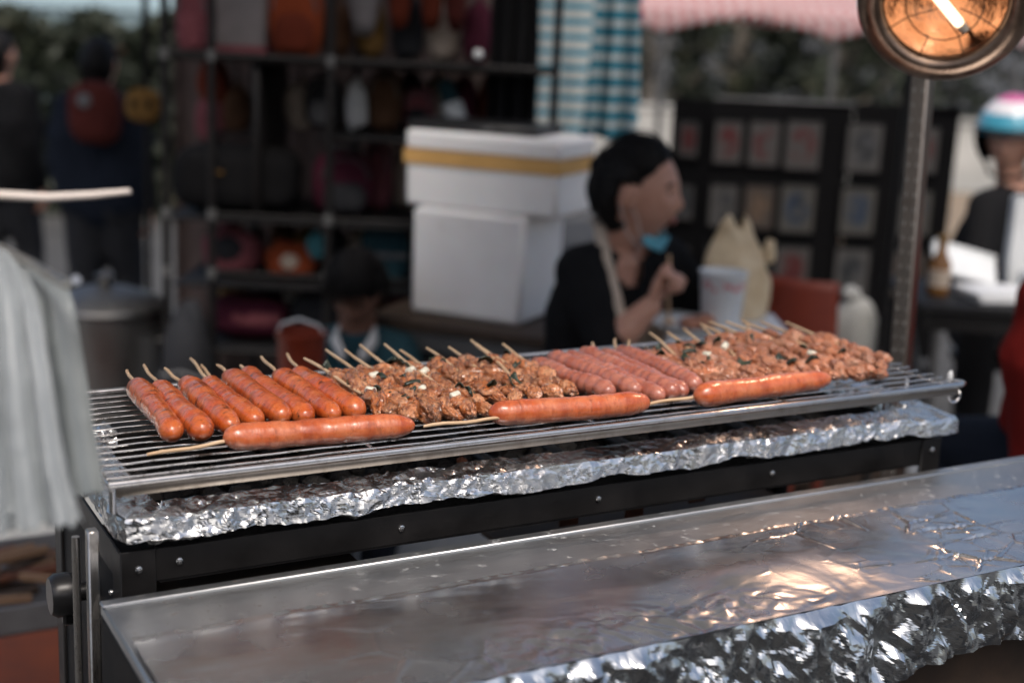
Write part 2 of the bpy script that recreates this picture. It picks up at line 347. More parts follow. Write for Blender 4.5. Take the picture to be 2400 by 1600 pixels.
simple('bark', (.17, .15, .125), .9, .0, .3, 6, .5, 20, .02); b = NB('leaf'); oi = b.n('ObjectInfo'); n1 = b.noise(1.3, 3); b.set(Base_Color=b.ramp(n1, [(.3, (.010, .016, .009)), (.55, (.022, .030, .015)), (.75, (.05, .045, .018))]), Roughness=.6)
simple('sack_grey', (.40, .40, .38), .9, .0, .2, 12, .4, 150)
def stripes(name, a, c, per, axis, warp=0.0, duty=.5, also=None):
    b = NB(name); sp = b.n('SeparateXYZ'); b.l(b.tc.outputs['Object'], sp.inputs[0])
    def band(ax, p): 
        q = b.math('FRACT', b.math('DIVIDE', b.math('ADD', sp.outputs[ax], b.math('MULTIPLY', b.noise(6, 2), warp)), p)); return b.maprange(q, duty - .04, duty + .04, 0, 1)
    col = b.mix(band(axis, per), a, c)
    if also: col = b.mix(b.math('MULTIPLY', band(also[0], also[1]), also[3]), col, also[2])
    b.set(Base_Color=col, Roughness=.85, Specular_IOR_Level=.15); b.bump(b.noise(400, 2), .2, .0005)
    tl_ = b.n('BsdfTranslucent'); b.l(col, tl_.inputs[0]); mx = b.n('MixShader'); mx.inputs[0].default_value = .45; b.l(b.b.outputs[0], mx.inputs[1]); b.l(tl_.outputs[0], mx.inputs[2]); b.l(mx.outputs[0], b.t.nodes['Material Output'].inputs[0])
stripes('towel_stripe', (.03, .36, .52), (.74, .76, .74), .047, 2, .006, .36); stripes('shirt_check', (.02, .26, .38), (.62, .66, .66), .052, 2, .008, .55, (0, .062, (.012, .05, .07), .38)); stripes('awning_stripe', (.55, .10, .10), (.78, .72, .72), .085, 0, .0, .45)

# ================================================================== the setting
m = MB(); ds = [-300, -12, -2, 0, 2, 4, 5, 7, 10, 15, 22, 40, 60, 3000]; As = [-3000, -90, -30, -12, -6, -3, 0, 3, 6, 12, 30, 90, 3000]
m.grid(np.array([[tuple(S(a, d, ground_z(d))) for a in As] for d in ds])); tag(m.build('ground', 'asphalt', None, 60), 'grey pavement of the market street sloping gently away', None, None, 'structure')
m = MB(); m.grid(np.array([[tuple(S(a, d, ground_z(d) + .006)) for a in (1.6, 3, 5, 8)] for d in (11, 14, 17, 20.6)])); tag(m.build('dirt_verge', 'tan_ground', None, 60), 'strip of tan bare earth in front of the low wall', None, None, 'structure')
m = MB(); m.grid(np.array([[(x, y, .006) for x in (-.3, .1, .5, .9)] for y in (.9, 1.6, 2.3)])); tag(m.build('orange_mat', 'orange_mat', None, 60), 'rust-orange mat on the ground behind the grill', 'mat')

m = MB(); m.grid(np.array([[tuple(S(a, d, .004)) for a in (-2.6, -1, 0, 1, 2.6)] for d in (2.4, 3.4, 4.4, 4.98)])); tag(m.build('paving', 'concrete', None, 60), 'pale worn paving under the seated people', None, None, 'structure')
m = MB(); m.grid(np.array([[(x, y, .008) for x in (-1.2, .2, 1.4, 2.6)] for y in (-2.6, -1.4, -.31)])); tag(m.build('added_dark_sheet', 'black_panel', None, 60), 'unseen black sheet added before the counter to darken the foil reflection', 'mat')  # out of view, added so the foil apron reflects something dark
# ================================================================== grill: trough, stand, foil rim
ZG = 1.06
g = thing('charcoal_grill', 'long black steel grill with a crumpled foil-wrapped rim', 'grill', (.57, .2, 0))
def W(nm, mat, fn, smooth=40, parent=g, **k):
    m = MB(); fn(m); return m.build(nm, mat, parent, smooth, world=True, **k)
def trough(m):
    m.box((.588, .21, .952), (1.05, .262, .004)); m.box((.588, .070, .977), (1.055, .004, .05)); m.box((.588, .342, .975), (1.055, .004, .05)); m.box((.0565, .205, .977), (.004, .27, .05)); m.box((1.1195, .205, .977), (.004, .27, .05))
W('trough', 'soot', trough)
def ring_path(x0, x1, y0, y1, r, step):
    pts = []
    def line(p, q, nx, ny):
        n = max(2, int(math.dist(p, q) / step))
        for i in range(n): t = i / n; pts.append((p[0] + (q[0] - p[0]) * t, p[1] + (q[1] - p[1]) * t, nx, ny))
    def arc(cx, cy, a0):
        for i in range(36):
            t = R_(a0 + 90 * i / 36); c_, s_ = math.cos(t), math.sin(t); q = 1 + .72 * (1 / max(abs(c_), abs(s_)) - 1); pts.append((cx + r * c_, cy + r * s_, c_ * q, s_ * q))
    line((x0 + r, y0), (x1 - r, y0), 0, -1); arc(x1 - r, y0 + r, -90); line((x1, y0 + r), (x1, y1 - r), 1, 0); arc(x1 - r, y1 - r, 0)
    line((x1 - r, y1), (x0 + r, y1), 0, 1); arc(x0 + r, y1 - r, 90); line((x0, y1 - r), (x0, y0 + r), -1, 0); arc(x0 + r, y0 + r, 180)
    return np.array(pts)
def foil_ring(m):
    P = ring_path(.062, 1.114, .074, .335, .010, .0021)
    prof = np.array([(-.008, .992), (-.006, .998), (-.003, 1.006), (.002, 1.012), (.02, 1.011), (.036, 1.011), (.042, 1.0095), (.0445, 1.003), (.0455, .995), (.046, .986), (.039, .983)])
    L = np.r_[0, np.cumsum(np.hypot(*np.diff(prof, axis=0).T))]; t = np.linspace(0, L[-1], 64); o = np.interp(t, L, prof[:, 0]); z = np.interp(t, L, prof[:, 1])
    ib = next(i for i in range(len(P)) if P[i, 3] > .999 and abs(P[i, 2]) < .01); ie = max(i for i in range(len(P)) if P[i, 3] > .999 and abs(P[i, 2]) < .01); P = np.concatenate([P[ie - 6:], P[:ib + 6]])
    s = np.r_[0, np.cumsum(np.hypot(*np.diff(P[:, :2] + P[:, 2:] * .036, axis=0).T))]
    So, T = np.meshgrid(s, t, indexing='ij'); O = np.tile(o, (len(s), 1)); Z = np.tile(z, (len(s), 1))
    low = np.clip((1.0 - Z) / .04, 0, 1) * (O > .03) * 1.8; Z = Z - low * .010 * fbm(uv3(So, So * 0), 16, 3)
    dn = np.gradient(np.stack([o, z], 1), axis=0); dn /= np.linalg.norm(dn, axis=1)[:, None]; no, nz = -dn[:, 1], dn[:, 0]
    A = np.interp(t, [0, L[4], L[6], L[-1]], [.0022, .0034, .0034, .0036]); big = np.clip(.75 + .6 * fbm(uv3(So, T * .5), 9, 77), .3, 1.3)
    ku, kv = So * .80 + T * .55, T * .9 - So * .30; C = (1.0 * facet(ku, kv, 50, 21) + .8 * facet(So + .4 * T, T, 95, 22) * big + .30 * facet(ku, kv, 210, 23)) * A * big
    flare = np.exp(-(((P[:, 0] - 1.110) ** 2 + (P[:, 1] - .088) ** 2) / .0012))[:, None] * np.clip(O / .044, 0, 1)
    O = O - no * C + .010 * flare; Z = Z - nz * C - .004 * flare
    Q = np.stack([P[:, 0][:, None] + P[:, 2][:, None] * O + .0015 * facet(So, T, 90, 4), P[:, 1][:, None] + P[:, 3][:, None] * O, Z], -1)
    m.grid(Q)
W('back_flange', 'soot', lambda m: m.box((.577, .366, 1.002), (1.02, .05, .006), .002))
W('foil_rim', 'foil_grill', foil_ring, 0)
def coals(m):
    r = random.Random(3)
    for i in range(430):
        x = r.uniform(.07, 1.08); k = r.uniform(.006, .013) * (1.0 if x < .62 else .75); y = r.uniform(.095, .33)
        m.blob((0, 0, 0), (k * 1.3, k, k * .8), 7, 5, .5, 2.2, i, M=tr(x, y, .960 + r.random() * (.022 if x < .62 else .006)) @ rot('Z', r.uniform(0, 180)) @ rot('X', r.uniform(-40, 40)))
W('coals', 'soot', coals, 0)['kind'] = 'stuff'
for i, x in enumerate((.50, .60, .70, .80, .90, 1.0)):
    W('burner_tube', 'black_steel', lambda m: m.tube([(x, .09, .974), (x, .33, .974)], .0085, 10))
def ember(m): m.blob((.455, .15, .985), (.008, .006, .005), 8, 6, .5, 2, 5)
W('cinder', 'rust', ember)
def angle(m, a, b):   # an L section between two points along x or y
    m.box(((a[0] + b[0]) / 2, (a[1] + b[1]) / 2, a[2]), (abs(b[0] - a[0]) + .003, abs(b[1] - a[1]) + .003, .036), .0012)
W('front_rail', 'black_steel', lambda m: (angle(m, (.057, .050, .953), (1.12, .050, .953)), m.box((.59, .06, .9345), (1.06, .02, .003))))
W('back_rail', 'black_steel', lambda m: angle(m, (.02, .385, .953), (1.155, .385, .953)))
W('side_rail', 'black_steel', lambda m: angle(m, (.022, .06, .953), (.022, .37, .953)))
W('side_rail', 'black_steel', lambda m: angle(m, (1.150, .06, .953), (1.150, .37, .953)))
W('side_panel', 'black_panel', lambda m: m.box((.0255, .215, .80), (.003, .32, .262)))
for x in (.038, 1.137):
    for y in (.048, .382): W('leg', 'black_steel', lambda m: (m.box((x, y, .486), (.036, .004, .972), .001), m.box((x - (.016 if x < .5 else -.016), y + (.016 if y < .2 else -.016), .486), (.004, .034, .968), .001)))
def bolt(m, p, ax='Y', r=.0042):
    M = tr(*p) @ (rot('X', 90) if ax == 'Y' else rot('Y', -90)); m.lathe([(0, .0036), (r * .45, .0034), (r * .55, .0026), (r * .9, .002), (r, .0), (r, -.003)], 14, M)
for x in (.08, .329, .588, .855): W('bolt', 'bolt', lambda m: bolt(m, (x, .0485, .954)))
for p in ((.038, .046, .952), (1.137, .046, .955)): W('bolt', 'bolt', lambda m: bolt(m, p))
for p in ((.020, .085, .915), (.020, .065, .900)): W('bolt', 'bolt', lambda m: bolt(m, p, 'X', .0036))
W('chrome_leg', 'steel_leg', lambda m: (m.box((-.004, .06, .498), (.011, .014, .996), .0015), m.tube([(-.017, .075, 0), (-.017, .075, .985)], .004, 10)))
W('under_board', 'wood_dark', lambda m: m.box((.17, .21, .885), (.28, .27, .014), .002))
for x, h in ((.60, .05), (.70, .06), (.80, .04)): W('bracket', 'rust', lambda m: (m.box((x, .13, .915), (.028, .004, h), .001, ), m.box((x + .008, .20, .895), (.024, .1, .004), .001)))
W('shelf', 'wood_dark', lambda m: m.box((.85, .24, .80), (.5, .25, .012), .002))
kn = W('knob', 'black_plastic', lambda m: m.lathe([(0, -.016), (.020, -.016), (.024, -.010), (.024, .006), (.018, .012), (.010, .014), (.010, .03)], 12, tr(-.010, .175, .882) @ rot('Y', 90)))
W('shaft', 'black_steel', lambda m: m.tube([(.0, .175, .882), (.026, .175, .882)], .007, 12), parent=kn)
W('knob_lever', 'black_plastic', lambda m: m.box((-.006, .172, .866), (.016, .012, .036), .003), parent=kn)

# ================================================================== grate
gr = thing('grill_grate', 'chrome wire cooking grate with soot-stained bars above the foil rim', 'grill grate', (.565, .168, ZG))
def bar_me(r, x0, x1, seed):
    m = MB(); n = 40; rr = random.Random(seed); m.tube([(x0 + (x1 - x0) * i / n, .0006 * rr.uniform(-1, 1), .0004 * rr.uniform(-1, 1)) for i in range(n + 1)], r, 9); return m.mesh('bar', 60)
bm_ = [bar_me(.00122, -.562, .566 + .004 * k, k) for k in range(3)]
for i in range(15):
    put('bar', bm_[i % 3], 'chrome_bar', gr, (0, -.168 + .0205 + i * .0205, 0))
def GW(nm, mat, fn, smooth=50): m = MB(); fn(m); return m.build(nm, mat, gr, smooth, world=True)
GW('front_rail', 'steel_rail', lambda m: (m.tube([(0.0, 0, ZG + .001), (.3, 0, ZG + .001), (.7, 0, ZG + .001), (1.128, 0, ZG + .001), (1.136, .003, ZG + .001), (1.139, .011, ZG + .001), (1.134, .03, ZG - .002)], .0036, 10)))
GW('front_strip', 'post_steel', lambda m: m.box((.567, .0025, ZG - .0085), (1.12, .0018, .0090), .0005))
GW('back_rail', 'steel_rail', lambda m: (m.tube([(.0, .336, ZG), (1.13, .336, ZG)], .0036, 10), m.tube([(.0, .329, ZG - .006), (1.13, .329, ZG - .006)], .0025, 8)))
for x in (.004, .285, .565, .845, 1.118): GW('cross_bar', 'chrome_bar', lambda m: m.tube([(x, .002, ZG - .0045), (x, .335, ZG - .0045)], .0024, 8))
for x, y in ((.006, .012), (1.10, .07), (.006, .325), (1.10, .325)):
    GW('foot', 'steel_rail', lambda m: m.tube([(x, y, ZG - .006), (x, y, 1.03), (x + (.012 if x < .5 else -.012), y + (.05 if y < .2 else -.02), 1.011)], .0035, 8))
GW('corner_ring', 'chrome_bar', lambda m: m.tube([(1.122 + .010 * math.cos(t), .004 , ZG - .014 + .010 * math.sin(t)) for t in np.linspace(0, 2 * math.pi, 18, endpoint=False)], .0018, 7, closed=True))
GW('corner_clip', 'white_plastic', lambda m: m.blob((1.132, .024, ZG + .006), (.004, .004, .008), 8, 6, .4, 2, 4))

# ================================================================== sausages on skewers
def sausage_me(L, r, bend, seed, lump=.065, ring=0.0):
    rr = random.Random(seed); tp_ = rr.uniform(-.22, .12); n = 90; pts = []; rad = []
    for i in range(n + 1):
        t = i / n; x = (t - .5) * L; e = min(t, 1 - t) * L; q_ = r * (1.7 if t < .5 else 2.4); k = math.sqrt(max(0.0, 1 - (1 - min(1, e / q_)) ** 2.3)) if e < q_ else 1; k *= 1 + tp_ * (t - .5)
        wob = vnoise(np.array([x * 95, seed, 0.]), 1, seed) * lump * .7 + vnoise(np.array([x * 34, seed, 3.]), 1, seed + 1) * lump * 1.4 + ring * (abs(math.sin(x * 205 + seed + 1.2 * math.sin(x * 40))) - .6)
        rad.append(max(.0012, r * (max(.09, k) + wob * k))); b_ = bend * (1 - (2 * t - 1) ** 2) + .0016 * float(vnoise(np.array([x * 20, 0., seed]), 1, seed))
        pts.append((x, b_, 0.0008 * float(vnoise(np.array([x * 18, 5., seed]), 1, seed + 4))))
    m = MB(); m.tube(pts, rad, 26)
    v = m.v[0]; v[:] += (v - np.array([[p[0], p[1], p[2]] for p in pts for _ in range(26)])) * (.07 * fbm(v, 75, seed) + .03 * fbm(v, 210, seed + 2))[:, None]
    return m.mesh('sausage', 180)
def stick_me(L, r=.00215, seed=0):
    m = MB(); k = L / 8; m.tube([(0, 0, 0)] + [(0.0009 * math.sin(i + seed), .0006 * math.cos(i * 1.3 + seed), k * i) for i in range(1, 9)], [r * 1.0] * 8 + [r * .8], 9); return m.mesh('skewer', 60)
def skewer_between(parent, a, b, seed=0):     # parent-local endpoints
    a, b = Vector(a), Vector(b); o = put('skewer', stick_me((b - a).length, seed=seed), 'bamboo', parent, a); o.rotation_mode = 'QUATERNION'; o.rotation_quaternion = (b - a).to_track_quat('Z', 'Y'); return o
ZS = ZG + .0023
def sausage(near, far, stick, r, bend, seed, mat, label, group, lift=0.0, stick_start=None, sz=0.0):
    n_, f_ = Vector((near[0], near[1], 0)), Vector((far[0], far[1], 0)); c = (n_ + f_) / 2; L = (f_ - n_).length; ang = math.atan2(f_.y - n_.y, f_.x - n_.x)
    t = thing('sausage_skewer', label, 'sausage', (c.x, c.y, ZS + lift), ang, group)
    put('sausage', sausage_me(L, r, bend, seed, .035 if mat == 'sausage_fresh' else .06, .13 if mat == 'sausage_raw' else .02), mat, t, (0, 0, r), rot=(random.uniform(-.5, .5), 0, 0))
    if stick is not None:
        q = (Matrix.Rotation(-ang, 3, 'Z') @ (Vector((stick[0], stick[1], 0)) - c)); s0 = Vector((math.copysign(L * .32, q.x), 0, r))
        if sz == 0.0: sz = .003 if mat != 'sausage_raw' else -.002
        if stick_start is not None: s0 = Vector(stick_start)
        skewer_between(t, s0, (q.x, q.y, r + sz), seed)
    return t
ordn = ['first', 'second', 'third', 'fourth', 'fifth', 'sixth', 'seventh', 'eighth', 'ninth', 'tenth', 'eleventh', 'twelfth']
row = [((.088, .090), (.098, .300), (.103, .352), -.004), ((.119, .083), (.122, .283), (.127, .369), .003), ((.150, .092), (.153, .289), (.146, .345), -.004), ((.182, .104), (.180, .281), (.190, .387), .003),
       ((.214, .107), (.211, .303), (.212, .345), .002), ((.241, .102), (.234, .310), (.239, .335), .004), ((.268, .096), (.265, .286), (.276, .367), -.002), ((.300, .099), (.291, .287), (.310, .368), .004)]
for i, (n_, f_, s_, bd) in enumerate(row):
    lab = 'leftmost browned sausage on a skewer, nearest the hanging white bags' if i == 0 else ('browned sausage on a skewer beside the left pile of chicken skewers' if i == 7 else f'{ordn[i]} browned sausage from the left end of the grate')
    sausage(n_, f_, s_, (.0136, .0140, .0143, .0137, .0142, .0136, .0138, .0145)[i], bd * .6, 20 + i, 'sausage', lab, 'browned sausages in a row on the left of the grate')
sausage((.129, .058), (.335, .034), (.052, .061), .0142, .003, 41, 'sausage_fresh', 'glossy sausage lying lengthwise along the front left of the grate', 'sausages lying along the front of the grate', sz=-.010)
sausage((.432, .046), (.637, .026), (.355, .054), .0142, -.006, 42, 'sausage_fresh', 'wavy sausage lying lengthwise at the front middle of the grate', 'sausages lying along the front of the grate', stick_start=(-.085, -.012, .012), sz=-.009)
sausage((.706, .029), (.933, .041), (.640, .047), .0140, .003, 43, 'sausage_fresh', 'sausage lying lengthwise in front of the right pile of raw chicken', 'sausages lying along the front of the grate', sz=-.010)
raw = [((.621, .080), (.607, .252), None), ((.652, .068), (.636, .262), None), ((.671, .045), (.663, .262), None), ((.689, .045), (.690, .268), (.744, .320)), ((.708, .050), (.722, .262), (.791, .335)), ((.738, .064), (.749, .268), (.801, .315))]
for i, (n_, f_, s_) in enumerate(raw):
    lab = 'pale raw sausage right beside the left pile of chicken' if i == 0 else ('pale raw sausage lying against the right pile of raw chicken' if i == 5 else f'{ordn[i]} pale raw sausage counting right from the left pile of chicken')
    sausage(n_, f_, s_, .0122, .003 * (-1) ** i, 60 + i, 'sausage_raw', lab, 'pale raw sausages in the middle of the grate', lift=.002 * (i % 2))
st_ = thing('loose_skewer', 'bare bamboo skewer end poking out behind the browned sausages', 'skewer', (.197, .30, ZS)); skewer_between(st_, (.0, -.05, .004), (.000, .066, .012), 3)

# ================================================================== chicken skewers
def chunk_me(seed):
    m = MB(); r = random.Random(seed); nu, nv = 44, 30
    th = np.linspace(0, math.pi, nv + 1); ph = np.linspace(0, 2 * math.pi, nu, endpoint=False); T, Ph = np.meshgrid(th, ph, indexing='ij')
    d = np.stack([np.sin(T) * np.cos(Ph), np.sin(T) * np.sin(Ph), np.cos(T)], -1)
    dw = d + .55 * np.stack([fbm(d, 1.7, seed + q, 2) for q in (40, 50, 60)], -1); rg = 1 - np.abs(fbm(dw, 1.8, seed + 3, 2)) * 2.6
    k = .93 + .42 * fbm(dw, 1.5, seed) + .20 * rg + .10 * fbm(dw, 4.0, seed + 9) + .04 * fbm(d, 11, seed + 12)
    k = np.clip(k, .45, 1.6)
    v = d * k[..., None] * np.array([.0112, .0185, .0098]) * r.uniform(.9, 1.12); f = []
    for i in range(nv):
        for j in range(nu): f.append((i * nu + j, i * nu + (j + 1) % nu, (i + 1) * nu + (j + 1) % nu, (i + 1) * nu + j))
    m.add(v, f); return m.mesh('chicken_piece', 180)
CH = [chunk_me(100 + k) for k in range(12)]; CHR = [x.copy() for x in CH]
def leek_me(seed, wht=False):
    m = MB(); r = random.Random(seed)
    if wht:
        m.lathe([(0, .006), (.0035, .006), (.0046, .005), (.0048, -.005), (.0036, -.006), (0, -.006)], 12)
    else:
        nu, nv = 9, 6; P = np.zeros((nu, nv, 3))
        for i in range(nu):
            for j in range(nv): u = i / (nu - 1) - .5; v = j / (nv - 1) - .5; P[i, j] = (u * .019, v * .011, .0045 * math.cos(u * 3 + seed) * 1.2 + .003 * math.sin(v * 5 + seed) )
        P += .0014 * fbm(P, 160, seed)[..., None]; m.grid(P)
    return m.mesh('scallion_piece', 60)
LK = [leek_me(k) for k in range(5)]; LW = leek_me(1, True)
def chicken(x, y0, y1, stick, seed, meats, mat, label, group, greens, whites=0, lift=0.0):
    r = random.Random(seed); y1 -= .030; t = thing('chicken_skewer', label, 'chicken skewer', (x, (y0 + y1) / 2, ZS + lift), 0, group); L = y1 - y0; n = max(5, round(L / .0240))
    slots = list(range(1, n)); r.shuffle(slots); gs = set(slots[:greens]); ws = set(slots[greens:greens + whites])
    for i in range(n):
        y = -L / 2 + L * (i + .5) / n; k = r.uniform(.88, 1.16) * (.8 if i == 0 else 1)
        put('chicken_piece', meats[r.randrange(len(meats))], mat, t, (r.uniform(-.003, .003), y, .0098 + r.uniform(0, .003)), (r.uniform(-.5, .5), r.uniform(-3.1, 3.1), r.uniform(-.5, .5)), (k, k * r.uniform(.85, 1.1), k * r.uniform(.78, .95)))
        if i in gs: o = put('scallion_piece', LK[r.randrange(5)], 'scallion', t, (r.uniform(-.006, .006), y + .010, .0195 + r.uniform(-.001, .002)), (r.uniform(-.35, .35), r.uniform(-.4, .4), r.uniform(0, 3))); o.modifiers.new('t', 'SOLIDIFY').thickness = .0012
        if i in ws: put('scallion_piece', LW, 'scallion_white', t, (r.uniform(-.008, .004), y + .010, .0195), (r.uniform(1, 2), r.uniform(-.6, .6), r.uniform(0, 3)))
    sx, sy = stick; skewer_between(t, (0, -L / 2 + .01, .011), (sx - x, sy + .004 - (y0 + y1) / 2, .018 + r.uniform(0, .005)), seed)
    return t
lc = [(.334, .090, .300, (.318, .322)), (.352, .072, .300, (.365, .366)), (.373, .052, .303, (.383, .345)), (.397, .054, .305, (.410, .361)), (.418, .055, .303, (.437, .345)), (.441, .063, .300, (.452, .328)), (.466, .075, .297, (.486, .318)),
      (.492, .082, .300, (.522, .323)), (.518, .085, .305, (.562, .336)), (.546, .090, .300, (.560, .318)), (.572, .098, .290, (.590, .300))]
for i, (x, y0, y1, s_) in enumerate(lc):
    lab = 'chicken skewer lying against the last browned sausage' if i == 0 else ('chicken skewer tucked against the first pale raw sausage' if i == 10 else f'{ordn[i]} grilled chicken skewer from the left within the left pile')
    chicken(x, y0, y1, s_, 300 + i, CH, 'chicken', lab, 'grilled chicken skewers left of the raw sausages', [2, 3, 2, 2, 2, 2, 3, 1, 2, 1, 1][i], [1, 0, 1, 1, 2, 1, 0, 0, 0, 0, 0][i], (.002, 0, .001, 0, .003, .0, .005, .001, .004, .002, .003)[i])
rc = [(.768, .075, .285, (.834, .308)), (.792, .070, .287, (.860, .300)), (.817, .066, .290, (.904, .320)), (.842, .064, .292, (.936, .316)), (.868, .062, .298, (.971, .317)), (.895, .060, .305, (1.033, .352)), (.922, .058, .315, (.94, .33)), (.950, .050, .318, (.96, .335)),
      (.984, .040, .320, (.99, .332)), (1.020, .032, .315, (1.02, .330)), (1.052, .062, .305, (1.05, .325)), (1.082, .095, .290, (1.085, .31))]
for i, (x, y0, y1, s_) in enumerate(rc):
    lab = 'raw chicken skewer lying against the last pale raw sausage' if i == 0 else ('raw chicken skewer at the right end of the grate' if i == 11 else f'{ordn[i]} raw chicken skewer from the left within the right pile')
    chicken(x, y0, y1 - .012, s_, 400 + i, CHR, 'chicken_raw', lab, 'raw chicken skewers on the right of the grate', [1, 2, 2, 2, 2, 1, 2, 2, 1, 1, 0, 0][i], [0, 0, 0, 1, 0, 1, 0, 0, 1, 0, 0, 0][i], (0, .001, 0, .001, .001, .002, .001, .002, .002, 0, .001, 0)[i])

# ================================================================== counter in front
ct = thing('serving_counter', 'stainless counter in front of the grill, its top lined with aluminium foil', 'counter', (.8, -.15, 0))
def CW(nm, mat, fn, smooth=40): m = MB(); fn(m); return m.build(nm, mat, ct, smooth, world=True)
ZC = .94
CW('counter_top', 'counter_steel', lambda m: m.box((.80, -.1425, ZC - .006), (1.618, .297, .012), .002))
CW('back_lip', 'counter_steel', lambda m: m.box((.80, -.0005, ZC + .0008), (1.620, .014, .0036), .0012))
CW('side_plate', 'black_panel', lambda m: (m.box((-.0075, -.145, .868), (.003, .285, .118), .001), m.box((.004, -.145, .81), (.02, .285, .003), .001)))
CW('front_plate', 'black_panel', lambda m: m.box((.80, -.22, .875), (1.60, .003, .10), .001))
for x in (.02, .70, 1.12, 1.55):
    for y in (-.26, -.02): CW('leg', 'wood_dark', lambda m: m.box((x, y, .406), (.04, .04, .812), .003))
CW('brace_board', 'wood_dark', lambda m: m.box((1.05, -.236, .62), (1.06, .018, .44), .002))
def foil_top(m):
    xs = np.linspace(-.004, 1.60, 720); ys = np.linspace(-.2935, -.094, 112); X, Y = np.meshgrid(xs, ys, indexing='ij')
    H = .0010 * fbm(uv3(X, Y), 8, 2) + .0003 * fbm(uv3(X * .6, Y), 30, 5)
    wx = X + .02 * vnoise(uv3(X, Y), 12, 8); wy = Y + .02 * vnoise(uv3(X, Y), 12, 9)
    e = cells(wx * .8 + wy * .5, wy * 1.2 - wx * .35, 12, 5); e2 = cells(wx * .9 - wy * .4, wy + wx * .2, 27, 6)
    g1 = np.exp(-((X - .84) / .17) ** 2 - ((Y + .19) / .10) ** 2); g2 = np.exp(-((X - .47) / .15) ** 2) * np.clip((-.205 - Y) / .05, 0, 1); g3 = np.exp(-((X - .28) / .2) ** 2)
    on = np.clip(fbm(uv3(X, Y), 11, 31) * 2.2 + .35, 0, 1)
    H += .0046 * np.exp(-(e / .032) ** 2) * np.clip(g1 * 1.2 + .14 * g3 + .04, 0, 1) * on + .0022 * np.exp(-(e2 / .05) ** 2) * (g1 + .6 * g2) * on
    H += .0030 * g1 * facet(wx, wy, 13, 40) + .0011 * g1 * facet(wx + .4 * wy, wy, 34, 41) + .0034 * g2 * (facet(wx, wy, 48, 42) + .5 * facet(wx, wy, 105, 43)) + .0007 * (1 - g1) * fbm(uv3(wx * .5 + wy, wy * 1.5), 16, 47)
    H += .0075 * np.exp(-((X - .66) / .12) ** 2 - ((Y + .185) / .055) ** 2)
    edge = np.exp(-((Y + .094) / .0035) ** 2); H += edge * .0014 * (1 + .6 * vnoise(uv3(X, Y), 180, 3))
    Yj = Y + .0016 * vnoise(uv3(X, Y * 0), 60, 4) * (edge > .3)
    m.grid(np.stack([X, Yj, ZC + .0050 + np.maximum(H, -.0040) * np.clip((Y + .2935) / .008, .15, 1)], -1))
CW('foil_sheet', 'foil_top', foil_top, 40)
def foil_apron(m):
    xs = np.linspace(-.004, 1.60, 560); t = np.linspace(0, 1, 40); X, T = np.meshgrid(xs, t, indexing='ij')
    h = .090 + .009 * fbm(uv3(X, X * 0), 7, 6) + .030 * np.exp(-((X - .62) / .09) ** 2); D = T * h
    fo = 1.3 * facet(X + .5 * D, D * .38, 30, 44) + .6 * facet(X - .4 * D, D * .6, 66, 45) + .20 * facet(X, D * .8, 160, 46); k = np.clip(D / .012, 0, 1)
    y = -.2955 - .006 * k + .004 * T - k * (.0105 * np.clip(fo, -1.2, 1.4)) - .020 * T * np.exp(-((X - .64) / .08) ** 2)
    z = ZC + .0052 - D + .0012 * facet(X, X * 0, 70, 3) * (1 - k) ; x = X + k * .003 * facet(X, D, 60, 9)
    m.grid(np.stack([x, y, z], -1))
CW('foil_apron', 'foil', foil_apron, 0)

# ================================================================== heat lamp
LC = Vector((1.19, .166, 1.565)); ax = ((CAM - LC).normalized() + Vector((0, 0, -.30))).normalized()
lp = thing('heat_lamp', 'round copper-toned heat lamp with a glowing tube and wire guard', 'lamp', LC)
LM = ax.to_track_quat('Z', 'Y').to_matrix().to_4x4(); 
def LP(nm, mat, fn, smooth=50, parent=lp): m = MB(); fn(m); return m.build(nm, mat, parent, smooth)
LP('rim_ring', 'lamp_ring', lambda m: m.lathe([(.0825, -.006), (.084, .004), (.090, .0100), (.100, .0120), (.110, .0065), (.117, -.002), (.1205, -.010), (.121, -.016), (.119, -.018), (.110, -.014), (.096, -.012)], 72, LM, True))
LP('reflector_bowl', 'lamp_bowl', lambda m: m.lathe([(.0885, -.004)] + [(.088 * math.sqrt(t), -.062 + .058 * t) for t in np.linspace(.96, .0, 16)], 64, LM, False, False))
LP('housing', 'lamp_ring', lambda m: m.lathe([(.112, -.016), (.100, -.045), (.07, -.085), (.04, -.10), (.0, -.102)], 48, LM, False, False))
tb = [LM @ Vector(p) for p in ((-.052, .046, -.012), (.020, -.034, -.012))]
LP('glow_tube', 'lamp_glow', lambda m: m.tube(tb, .0075, 14, 'round'))
for q, s_ in ((tb[0], -1), (tb[1], 1)):
    dq = (tb[1] - tb[0]).normalized() * s_; LP('socket', 'ceramic', lambda m: (m.tube([q + dq * .006, q + dq * .018], [.008, .006], 12), m.tube([q + dq * .016, q + dq * .022 - ax * .03], .003, 8)))
for k in range(9):
    t = k * 40 + 12
    if k in (4,): continue
    e = .35 + .25 * math.sin(k * 2.3); LP('guard_wire', 'wire', lambda m: m.tube([LM @ Vector((r_ * math.cos(R_(t + tw)), r_ * math.sin(R_(t + tw)), z)) for r_, tw, z in ((.087, 0, .002), (.07, 4 * math.sin(k), .012), (.05, 8 * math.sin(k), .016), (.087 * e, 14 * math.sin(k * 1.7), .017))], .0010, 6))
for r_, z in ((.084, .004), (.052, .0155)): LP('guard_hoop', 'wire', lambda m: m.tube([LM @ Vector((r_ * math.cos(t), r_ * math.sin(t), z + .0012 * math.sin(3 * t))) for t in np.linspace(0, 2 * math.pi, 40, endpoint=False)], .0010, 6, closed=True))
pb, ptp = Vector((1.487, .42, 0)), Vector((1.408, .42, 1.78))
